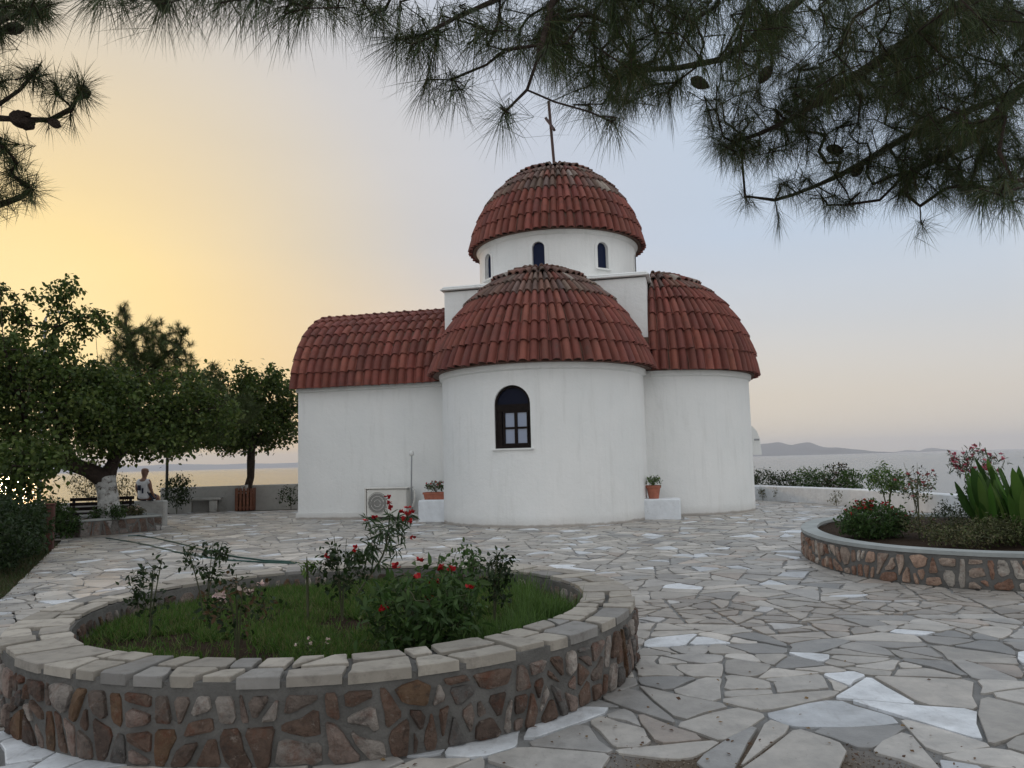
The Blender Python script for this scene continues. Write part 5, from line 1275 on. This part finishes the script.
tg += tgt(0, 80, 2.1, 16, 14, .1, 6)+tgt(14, 145, 2.1, 14, 7, .08, 5)+tgt(8, 165, 2.1, 14, 10, .08, 6)+tgt(28, 192, 2.1, 9, 7, .05, 6)+tgt(-8, 200, 2.1, 12, 12, .08, 8)
tg += tgt(-90, 80, 2.1, 60, 90, .3, 60)+[tuple(Vector((random.uniform(-5.2, -3.2), random.uniform(-.5, 2), random.uniform(2.8, 4.6)))) for _ in range(80)]+[(random.uniform(-5, -1.5), random.uniform(-3, 1.2), random.uniform(3.2, 4.4)) for _ in range(260)]  # last batch sits out of view, added to darken the ground below
T.reach(tg, .09, -.02, .05); T.wood('boughs', 'bark', t, .0022, .07, 5); P_, D_ = T.dirs()
needles('needles', P_, D_, .085, .0016, 60, t, PAL_PINE, back=.08, theta=(48, 20), grav=.15)
for x, y in ((20, 116), (27, 124), (23, 122), (13, 29), (84, 92), (54, 123)): cone('pine_cone', at(x, y, 2.05), .030 if x != 54 else .022, t)

# ------------------------------------------------------------------ the seated man
pb = at(143.5, 500, 20.85); pt = Vector((pb.x, 20.85, .70))
per = empty('person', pt, -.12); tag(per, 'bald man in white sleeveless shirt and dark shorts seated facing the sea', 'person')
def skin(name, nodes, edges, material, parent, root=0, sub=2):
    me = bpy.data.meshes.new(name); me.from_pydata([n[0] for n in nodes], edges, []); o = bpy.data.objects.new(name, me); COL.objects.link(o)
    m = o.modifiers.new('skin', 'SKIN'); 
    for i, n in enumerate(nodes):
        r = n[1]; me.skin_vertices[0].data[i].radius = r if isinstance(r, tuple) else (r, r)
        me.skin_vertices[0].data[i].use_root = (i == root)
    o.modifiers.new('sub', 'SUBSURF').levels = sub; o.modifiers['sub'].render_levels = sub
    me.materials.append(MT[material]); o.parent = parent
    dg = bpy.context.evaluated_depsgraph_get(); dg.update(); m2 = bpy.data.meshes.new_from_object(o.evaluated_get(dg)); o.modifiers.clear(); o.data = m2
    m2.polygons.foreach_set('use_smooth', [True]*len(m2.polygons)); return o
# y is away from the camera (towards the sea); seat at z = 0
nodes = [((0, .02, .10), (.15, .11)), ((0, 0, .28), (.11, .085)), ((0, -.02, .44), (.13, .085)), ((0, .0, .56), (.08, .065)), ((0, .02, .63), .052), ((0, .03, .70), (.088, .10)), ((0, .035, .79), (.098, .115)), ((0, .04, .87), (.085, .095)),
         ((.155, -.01, .53), .060), ((.205, .0, .30), .043), ((.19, .16, .09), .034), ((.18, .23, .07), .034),
         ((-.155, -.01, .53), .060), ((-.205, .0, .30), .043), ((-.19, .16, .09), .034), ((-.18, .23, .07), .034),
         ((.10, .08, .09), .095), ((.13, .45, .08), .066), ((.13, .50, -.35), .045), ((.13, .50, -.60), .04), ((.13, .66, -.64), .035),
         ((-.10, .08, .09), .095), ((-.13, .45, .08), .066), ((-.13, .50, -.35), .045), ((-.13, .50, -.60), .04), ((-.13, .66, -.64), .035)]
edges = [(0, 1), (1, 2), (2, 3), (3, 4), (4, 5), (5, 6), (6, 7), (2, 8), (8, 9), (9, 10), (10, 11), (2, 12), (12, 13), (13, 14), (14, 15), (0, 16), (16, 17), (17, 18), (18, 19), (19, 20), (0, 21), (21, 22), (22, 23), (23, 24), (24, 25)]
body = skin('body', nodes, edges, 'skin', per)
shn = [((0, .02, .02), (.185, .15)), ((0, .02, .14), (.17, .14)), ((0, 0, .28), (.165, .135)), ((0, -.02, .43), (.185, .14)), ((0, -.0, .56), (.12, .10)), ((.145, -.01, .53), .085), ((-.145, -.01, .53), .085), ((.185, -.01, .42), .07), ((-.185, -.01, .42), .07)]
skin('shirt', shn, [(0, 1), (1, 2), (2, 3), (3, 4), (3, 5), (3, 6), (5, 7), (6, 8)], 'shirt', per)
skin('shorts', [((0, .02, .02), (.19, .15)), ((.10, .10, .09), .112), ((.13, .34, .09), .088), ((-.10, .10, .09), .112), ((-.13, .34, .09), .088)], [(0, 1), (1, 2), (0, 3), (3, 4)], 'navy', per)
mb = MB(); mb.box((-.04, -.150, .34), (.10, .012, .14), bev=.004); mb.box((.06, -.146, .26), (.05, .012, .14), bev=.004); mb.build('shirt_print', 'navy', per)
for s in (-1, 1): mb = MB(); mb.lathe([(0, -.03), (.015, -.02), (.018, .01), (0, .03)], (s*.092, .045, .775), 8); mb.build('ear', 'skin', per, smooth=60)

# ------------------------------------------------------------------ the air: thin even haze over sea and islands
mb = MB(); mb.box((0, 0, 0), (41000, 41000, 1))
z0_, z1_ = -19.5, 330
mb.v = [(x, y, z0_ if z < 0 else z1_) for x, y, z in mb.v]
hm = bpy.data.materials.new('haze'); hm.use_nodes = True; n_ = hm.node_tree.nodes; n_.remove(n_['Principled BSDF'])
pv = n_.new('ShaderNodeVolumePrincipled'); pv.inputs['Color'].default_value = (.92, .925, .98, 1); pv.inputs['Density'].default_value = 8e-5; pv.inputs['Anisotropy'].default_value = 0.0
hm.node_tree.links.new(pv.outputs[0], n_['Material Output'].inputs['Volume'])
tag(mb.build('haze', hm), kind='stuff')
